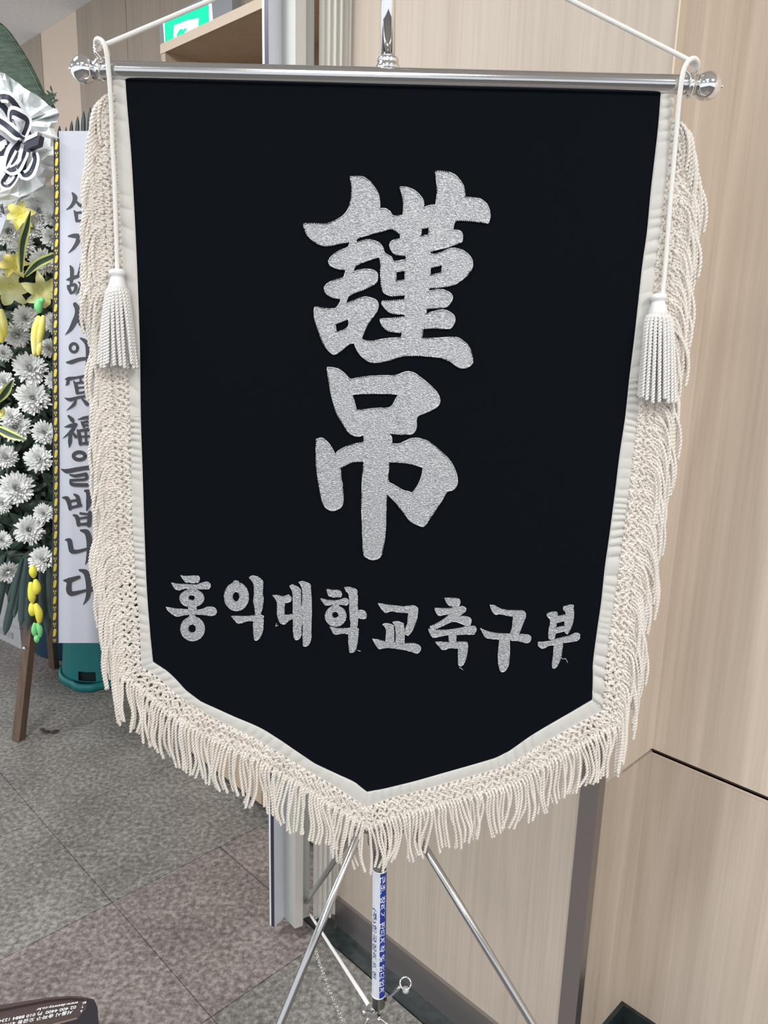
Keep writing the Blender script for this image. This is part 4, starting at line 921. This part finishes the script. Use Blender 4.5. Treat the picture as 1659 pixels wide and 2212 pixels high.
# ------------------------------------------------------------------ condolence ribbon with calligraphy
YR = 2.36
def RP(x, y, off=0.0): return ony(x, y, YR)+np.array([0, -1.0, 0])*(off+0.004*math.sin(y/95.0))
rb = thing('condolence_ribbon', RP(172, 1388), 'long white ribbon with black brush lettering and black gold-patterned borders, beside the flowers', 'ribbon')
def strip(xL, xR, ys_, mat, name, par, off=0.0, n=60):
    v = []; ysn = np.linspace(ys_[0], ys_[1], n)
    for y in ysn:
        t = (y-280)/(1388-280); a = xL[0]*(1-t)+xL[1]*t; b = xR[0]*(1-t)+xR[1]*t
        for w_ in np.linspace(0, 1, 4): v.append(RP(a+(b-a)*w_, y, off))
    n4 = 4; f = [(i*n4+j, i*n4+j+1, (i+1)*n4+j+1, (i+1)*n4+j) for i in range(n-1) for j in range(3)]
    k0 = len(v); v2 = [p+np.array([0, 0.0012, 0]) for p in v]; f2 = [tuple(k0+q for q in reversed(t_)) for t_ in f]
    e = []
    for i in range(n-1):
        e += [(i*4, (i+1)*4, k0+(i+1)*4, k0+i*4), (i*4+3, k0+i*4+3, k0+(i+1)*4+3, (i+1)*4+3)]
    return build(name, MB().add(v+v2, f+f2+e), mat, par, smooth=True)
white_r = simple('white_satin_ribbon', (0.49, 0.505, 0.565), 0.5, sheen=0.1)
strip((127, 127), (214, 216), (283, 1388), white_r, 'white_field', rb)
bb = simple('black_border', (0.035, 0.035, 0.04), 0.4); gold = simple('gold_print', (0.80, 0.62, 0.10), 0.3, metal=0.6)
e1 = strip((116, 112), (128, 127), (300, 1388), bb, 'black_border', rb, 0.001); e2 = strip((213, 216), (229, 230), (300, 1388), bb, 'black_border', rb, 0.001)
for par, cL, cR in ((e1, 122.5, 119.5), (e2, 221, 223)):
    gmb = MB(); y = 315
    while y < 1384:
        t = (y-280)/1108; cx = cL*(1-t)+cR*t
        for (dx, dy, rx, ry) in ((0, 0, 3.2, 8.5), (1.5, -4, 2.5, 5), (-1.5, 5, 2.2, 4), (-2, 16, 1.3, 2.5), (2, 16, 1.3, 2.5), (0, 20, 1.4, 1.4), (0, -13, 1.2, 1.8)):
            lp = ell(cx+dx, y+dy, rx, ry, 8)
            if y+dy+ry < 1388: gmb.add([RP(a, b, 0.0022+0.0001*abs(dx)) for a, b in lp], [tuple(range(8))])
        y += 35
    build('gold_pattern', gmb, gold, par)
ink = simple('black_ink', (0.040, 0.040, 0.048), 0.6)
def stroke(pts, ox, oy, sc, off, mb):
    P = np.array([(ox+x/sc, oy+y/sc) for x, y, w_ in pts]); ww = np.array([w_*(1.3 if w_ > 8 else 1)/sc for *_, w_ in pts])
    n = max(10, 6*len(P)); Q = catmull(P, n); Wd = np.interp(np.linspace(0, len(P)-1, n), np.arange(len(P)), ww)
    T = np.gradient(Q, axis=0); T /= np.linalg.norm(T, axis=1)[:, None]+1e-9; N_ = np.stack([-T[:, 1], T[:, 0]], 1)
    Lp = Q+N_*Wd[:, None]/2; Rp = Q-N_*Wd[:, None]/2
    v = []; f = []
    for i in range(n): v += [RP(Lp[i, 0], Lp[i, 1], off), RP(Rp[i, 0], Rp[i, 1], off)]
    f = [(2*i, 2*i+1, 2*i+3, 2*i+2) for i in range(n-1)]
    # rounded ends
    for idx, sg in ((0, -1), (n-1, 1)):
        c = Q[idx]; a0 = math.atan2(N_[idx, 1], N_[idx, 0]); k0 = len(v); v.append(RP(c[0], c[1], off)); m_ = 7
        for j in range(m_+1):
            a = a0-sg*math.pi*j/m_; v.append(RP(c[0]+math.cos(a)*Wd[idx]/2, c[1]+math.sin(a)*Wd[idx]/2, off))
        f += [(k0, k0+1+j, k0+2+j) for j in range(m_)]
    mb.add(v, f)
def ring(cx, cy, rx, ry, w_): return [(cx+rx*math.cos(t), cy+ry*math.sin(t), w_) for t in np.linspace(0, 2*math.pi, 15)]
c3 = (0, 400, 4.4229); c4 = (0, 900, 3.6857)
CH = [
 (c3, [[(690,75,14),(712,110,34),(705,150,26),(675,200,20),(628,234,4)], [(712,140,14),(760,190,24),(790,190,20)], [(840,60,14),(850,100,30),(848,230,24)], [(850,140,20),(890,140,20)], [(708,245,12),(722,275,26),(728,340,18)], [(722,262,14),(840,250,18)], [(845,255,26),(838,345,22)], [(728,338,14),(838,338,20)]]),
 (c3, [[(652,486,10),(700,482,30),(745,488,34),(738,540,30),(700,600,20),(652,648,4)], [(805,430,14),(832,470,32),(835,640,26),(815,700,6)], [(838,560,22),(880,556,20)]]),
 (c3, [[(672,772,12),(686,800,28),(688,870,26),(680,945,18)], [(638,905,8),(670,896,24),(745,868,22)], [(650,962,14),(664,990,26),(680,1030,18)], [(655,966,14),(715,948,20),(728,975,24),(712,1015,18),(680,1030,14)], [(772,745,12),(772,790,26),(745,865,14)], [(765,835,14),(815,815,20)], [(800,860,24),(790,930,26),(760,1000,18),(725,1048,4)], [(755,925,10),(790,965,20),(830,1010,26)]]),
 (c3, [[(722,1138,30),(748,1185,44),(745,1240,42),(715,1310,38),(680,1375,26),(630,1430,4)], [(742,1262,20),(790,1320,52),(840,1362,54),(880,1345,14)]]),
 (c3, [ring(712,1552,36,40,20), [(645,1692,12),(690,1688,30),(760,1664,26),(845,1652,22)], [(778,1462,12),(820,1490,30),(845,1540,34),(848,1650,32),(840,1720,24),(818,1772,4)]]),
 (c3, [[(632,1852,10),(665,1848,30),(740,1836,16),(855,1815,22)], [(655,1850,16),(652,1888,26),(635,1912,8)], [(712,1875,12),(732,1915,28),(742,1985,22)], [(728,1890,14),(845,1876,22)], [(738,1935,12),(845,1925,14)], [(742,1985,14),(845,1972,18)], [(845,1880,24),(848,1975,24)], [(625,2032,8),(675,2046,26),(760,2024,18),(870,2008,20)], [(728,2050,14),(708,2095,24),(638,2152,4)], [(790,2040,14),(835,2088,30)], [(775,1870,14),(775,1830,14)]]),
 (c4, [[(548,-5,14),(575,25,28),(585,45,12)], [(515,82,6),(560,72,24),(605,62,20)], [(602,62,20),(570,115,22),(500,172,4)], [(562,120,20),(556,200,24),(550,245,6)], [(578,125,12),(603,158,22)], [(625,22,8),(670,10,20),(735,-2,18)], [(650,42,10),(662,62,20),(668,84,12)], [(655,48,12),(712,36,18),(716,60,16),(668,72,12)], [(618,105,10),(630,140,24),(640,218,20)], [(628,112,14),(722,98,22)], [(722,98,22),(738,150,24),(738,212,22)], [(635,160,12),(735,152,14)], [(682,105,14),(686,205,14)], [(640,213,14),(745,210,24)]]),
 (c4, [ring(630,313,46,30,22), [(484,418,6),(530,434,28),(610,420,26),(690,408,26),(748,404,26)], [(556,464,10),(600,472,20),(682,458,22)], [(684,462,22),(680,498,18),(560,508,16)], [(560,505,14),(575,540,22),(690,545,24)]]),
 (c4, [[(498,645,10),(530,652,28),(548,690,26),(556,735,20)], [(590,620,12),(615,640,24),(628,690,26),(640,706,14)], [(548,676,14),(620,664,16)], [(554,728,16),(640,706,20)], [(676,590,14),(704,606,34),(706,680,36),(690,745,10)], [(584,784,10),(612,800,26),(625,862,22)], [(716,764,24),(708,862,28)], [(618,812,12),(710,800,16)], [(628,858,14),(712,852,22)], [(640,770,14),(700,776,12)]]),
 (c4, [[(524,980,10),(552,986,30),(562,1030,30),(574,1068,30),(620,1072,22),(702,1050,16)], [(644,905,12),(690,920,34),(710,975,36),(712,1060,32),(704,1120,26),(682,1176,4)]]),
 (c4, [[(514,1300,10),(556,1300,34),(632,1274,20)], [(558,1305,28),(552,1370,34),(572,1404,30),(640,1392,20),(712,1372,14)], [(636,1218,12),(684,1236,34),(704,1290,34),(710,1380,30),(700,1440,24),(668,1492,4)], [(705,1378,16),(752,1368,40),(768,1370,26)]]),
]
for (ox, oy, sc), ss in CH:
    mb = MB()
    for i, s in enumerate(ss): stroke(s, ox, oy, sc, 0.0022+0.00012*i, mb)
    build('brush_letter', mb, ink, rb)
# second ribbon at the picture's left edge
r2b = thing('condolence_ribbon', ony(-40, 800, 2.3), 'white ribbon with small black writing at the very left edge beside the lilies', 'ribbon')
v = [ony(x, y, 2.34) for x, y in ((-70, 350), (4, 440), (14, 470), (-4, 520), (-30, 640), (-100, 640))]; v2 = [p+np.array([0, .002, 0]) for p in v]
build('white_field', MB().add(v+v2, [tuple(range(6))]+[(i, i+6, (i+1) % 6+6, (i+1) % 6) for i in range(6)]), white_r, r2b)
mb = MB(); 
for s in ([(-4,445),(6,447)], [(2,441),(3,455)], [(-2,456),(7,458)], [(5,440),(8,462)], [(-6,465),(2,463)]):
    P = [ony(x, y, 2.335) for x, y in s]; mb.addq(*sweep(np.array(P), 0.0016, 5))
build('lettering', mb, ink, r2b)

# ------------------------------------------------------------------ bins and box behind the wreath
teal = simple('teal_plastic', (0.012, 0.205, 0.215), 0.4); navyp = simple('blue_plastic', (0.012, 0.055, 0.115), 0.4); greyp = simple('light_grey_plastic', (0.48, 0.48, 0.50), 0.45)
bc = onz(222, 1452); bc[2] = 0
tb_ = thing('plastic_basket', bc, 'teal plastic basket standing upside down on its rim, under the white ribbon', 'basket')
Rb = 0.178
def basket(c, Rb, Rt, Hh, hx, hw, hz0, hz1, ribs=True):
    n = 96; v = []; q = []
    zs = [0.03, hz0, hz1, 0.16, 0.24, Hh-0.02, Hh]
    for z in zs:
        t = z/Hh; R_ = Rb*(1-t)+Rt*t
        for k_ in range(n):
            a = 2*math.pi*k_/n; rr = R_*(1+(0.004 if (k_ % 4 == 0) else 0)); v.append((c[0]+rr*math.cos(a), c[1]+rr*math.sin(a), z))
    for i in range(len(zs)-1):
        for k_ in range(n):
            a = 2*math.pi*(k_+.5)/n; da = (a-hx+math.pi) % (2*math.pi)-math.pi
            if i == 1 and abs(da) < hw: continue
            q.append((i*n+k_, i*n+(k_+1) % n, (i+1)*n+(k_+1) % n, (i+1)*n+k_))
    top = len(v); v.append((c[0], c[1], Hh)); q2 = [((len(zs)-1)*n+k_, (len(zs)-1)*n+(k_+1) % n, top) for k_ in range(n)]
    return MB().add(v, q+q2)
ha = math.atan2(-bc[1], -bc[0])-0.42
bo = build('body', basket(bc, Rb*0.93, Rb*0.80, 0.32, ha, 0.24, 0.035, 0.075), teal, tb_, smooth=False)
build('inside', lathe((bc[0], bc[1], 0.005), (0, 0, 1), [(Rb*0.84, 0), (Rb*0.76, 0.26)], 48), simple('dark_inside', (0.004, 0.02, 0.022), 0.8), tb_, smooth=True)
rm = MB(); n = 96; v = []; q = []
for k_ in range(n):
    a = 2*math.pi*k_/n; da = (a-ha+math.pi) % (2*math.pi)-math.pi
    for off_ in (0, math.pi): pass
    bump_ = max(math.exp(-(da/0.30)**4), math.exp(-((abs(da)-math.pi)/0.30)**4))
    R_ = Rb*(1+0.10*bump_)
    for (rr, z) in ((R_*0.93, 0.034-0.0*bump_), (R_, 0.028), (R_*1.005, 0.004), (R_*0.97, 0.0), (R_*0.90, 0.004)):
        v.append((bc[0]+rr*math.cos(a), bc[1]+rr*math.sin(a), z))
q = [(k_*5+j, ((k_+1) % n)*5+j, ((k_+1) % n)*5+(j+1) % 5, k_*5+(j+1) % 5) for k_ in range(n) for j in range(5)]
build('rim', MB().add(v, q), teal, tb_, smooth=True)
b2c = onz(105, 1425); b2c[2] = 0; b2c = b2c+np.array([0.06, 0.19, 0])
bb_ = thing('plastic_basket', b2c, 'dark blue plastic tub on the floor behind the easel leg, left of the teal basket', 'basket')
build('body', lathe((b2c[0], b2c[1], 0.0), (0, 0, 1), [(0.0001, 0.0), (0.19, 0.0), (0.20, 0.01), (0.215, 0.33), (0.22, 0.34), (0.0001, 0.34)], 48), navyp, bb_, smooth=False)
gx = onz(38, 1395)
gb = thing('storage_box', gx, 'pale grey lidded plastic box on the floor at the left edge behind the easel', 'box')
d1 = onz(-60, 1350)-onz(45, 1402); d1[2] = 0; d1 /= np.linalg.norm(d1); d2 = np.array([-d1[1], d1[0], 0]); d2 = d2 if d2[1] > 0 else -d2
o_ = onz(47, 1403)
build('body', boxmb(o_, d1*0.42, d2*0.14, (0, 0, 0.10)), greyp, gb); build('lid', boxmb(o_-d1*0.004-d2*0.004+np.array([0, 0, 0.104]), d1*0.428, d2*0.148, (0, 0, 0.09)), greyp, gb)
build('handle_recess', boxmb(o_+d1*0.07-d2*0.004+np.array([0, 0, 0.035]), d1*0.14, d2*0.004, (0, 0, 0.03)), simple('grey_recess', (0.36, 0.36, 0.38), 0.5), gb)

# ------------------------------------------------------------------ bit of dry leaf on the floor
lt = thing('dry_leaf', onz(104, 1580), 'small dark scrap of dry leaf lying on the floor in front of the teal basket', 'leaf')
scr = simple('dry_leaf', (0.035, 0.028, 0.018), 0.8); mb = MB()
for (x, y, dx, dz) in ((96, 1580, 1, .2), (104, 1581, -1, .15), (108, 1582, 1, .1), (113, 1580, .3, .3), (97, 1576, -.6, .3)):
    p = onz(x, y, 0.006); mb.add(*leaf_vf(p, (dx, .2, 0.0), (0, -.3, 1), 0.028, 0.012, 0.15))
build('scrap', mb, scr, lt)

# ------------------------------------------------------------------ brown printed box in the lower left corner
ZBX = 0.16
brn = simple('brown_leatherette', (0.060, 0.040, 0.038), 0.38, bump=0.15, bscale=500); blk = simple('black_leatherette', (0.018, 0.016, 0.022), 0.35, bump=0.15, bscale=500); shiny_edge = simple('shiny_edge', (0.19, 0.14, 0.12), 0.4)
bx = thing('printed_case', onz(120, 2200, 0), 'dark brown case with white printed lettering in the lower left corner of the picture', 'case')
def prism(pts, z0_, z1_, inset=0.0):
    top = [onz(x, y, z1_) for x, y in pts]; c = sum(top)/len(top)
    bot = [np.array([p[0], p[1], z0_]) for p in top]; n_ = len(pts)
    return MB().add(top+bot, [tuple(range(n_)), tuple(range(2*n_-1, n_-1, -1))]+[(i, i+n_, (i+1) % n_+n_, (i+1) % n_) for i in range(n_)])
build('body', prism([(-260, 2206), (0, 2171), (100, 2155), (150, 2151), (176, 2152), (203, 2159), (210, 2175), (213, 2212), (212, 2330), (-260, 2420)], 0.0, ZBX), brn, bx)
build('end_cap', prism([(186, 2156), (203, 2158.5), (210.5, 2175), (213.5, 2212), (212.5, 2320), (176, 2324), (170, 2196), (187, 2178)], ZBX-0.03, ZBX+0.004), blk, bx)
build('raised_edge', prism([(-260, 2207), (0, 2172), (100, 2155.5), (150, 2151.5), (178, 2152.5), (182, 2157), (150, 2155), (100, 2160), (0, 2180), (-260, 2216)], ZBX-0.01, ZBX+0.006), brn, bx)
build('dark_lower_panel', prism([(116, 2213), (166, 2200), (182, 2197), (180, 2324), (-240, 2400), (-240, 2300)], ZBX-0.01, ZBX+0.003), blk, bx)
build('shiny_edge', prism([(112, 2212), (166, 2198), (167, 2200.5), (116, 2214)], ZBX, ZBX+0.005), shiny_edge, bx)  # lighter strip; the shine along the panel edge is put into its colour
def flat_text(s, p0, xdir, ydir, length, name):
    """p0 = picture position where the line starts; xdir along the line, ydir towards the letters' tops"""
    v, f = text_mesh(s); x0_ = v[:, 0].min(); k_ = length/(v[:, 0].max()-x0_)
    out = [onz(p0[0]+xdir[0]*(q[0]-x0_)*k_+ydir[0]*q[1], p0[1]+xdir[1]*(q[0]-x0_)*k_+ydir[1]*q[1], ZBX+0.0012) for q in v]
    build(name, MB().add(out, f), stw, bx)
lw = (-0.975, 0.165); hd = (-3.0, 11.5)
flat_text('www.daewoy.co.kr', (170, 2163), lw, (-2.5, 8), 93, 'printed_line')
flat_text('02 400 4400  P) 010 8884 1234', (165.5, 2172), (-0.972, 0.18), (-2.8, 9.5), 172, 'printed_line')
flat_text('서울시 송파구 오금동 41-13', (158, 2182), (-0.965, 0.19), (-2.8, 9.5), 160, 'printed_line')
flat_text('A', (178.5, 2181), (-0.8, 0.2), (-1, 8), 6, 'printed_line'); flat_text('T', (180.5, 2171.5), (-0.8, 0.2), (-1, 7), 5, 'printed_line'); flat_text('E', (186.5, 2163), (-0.9, 0.2), (-1, 6), 9, 'printed_line')
print('individual cords', nind, 'tris', sum(len(o.data.polygons) for o in SC.objects if o.type == 'MESH')*2)
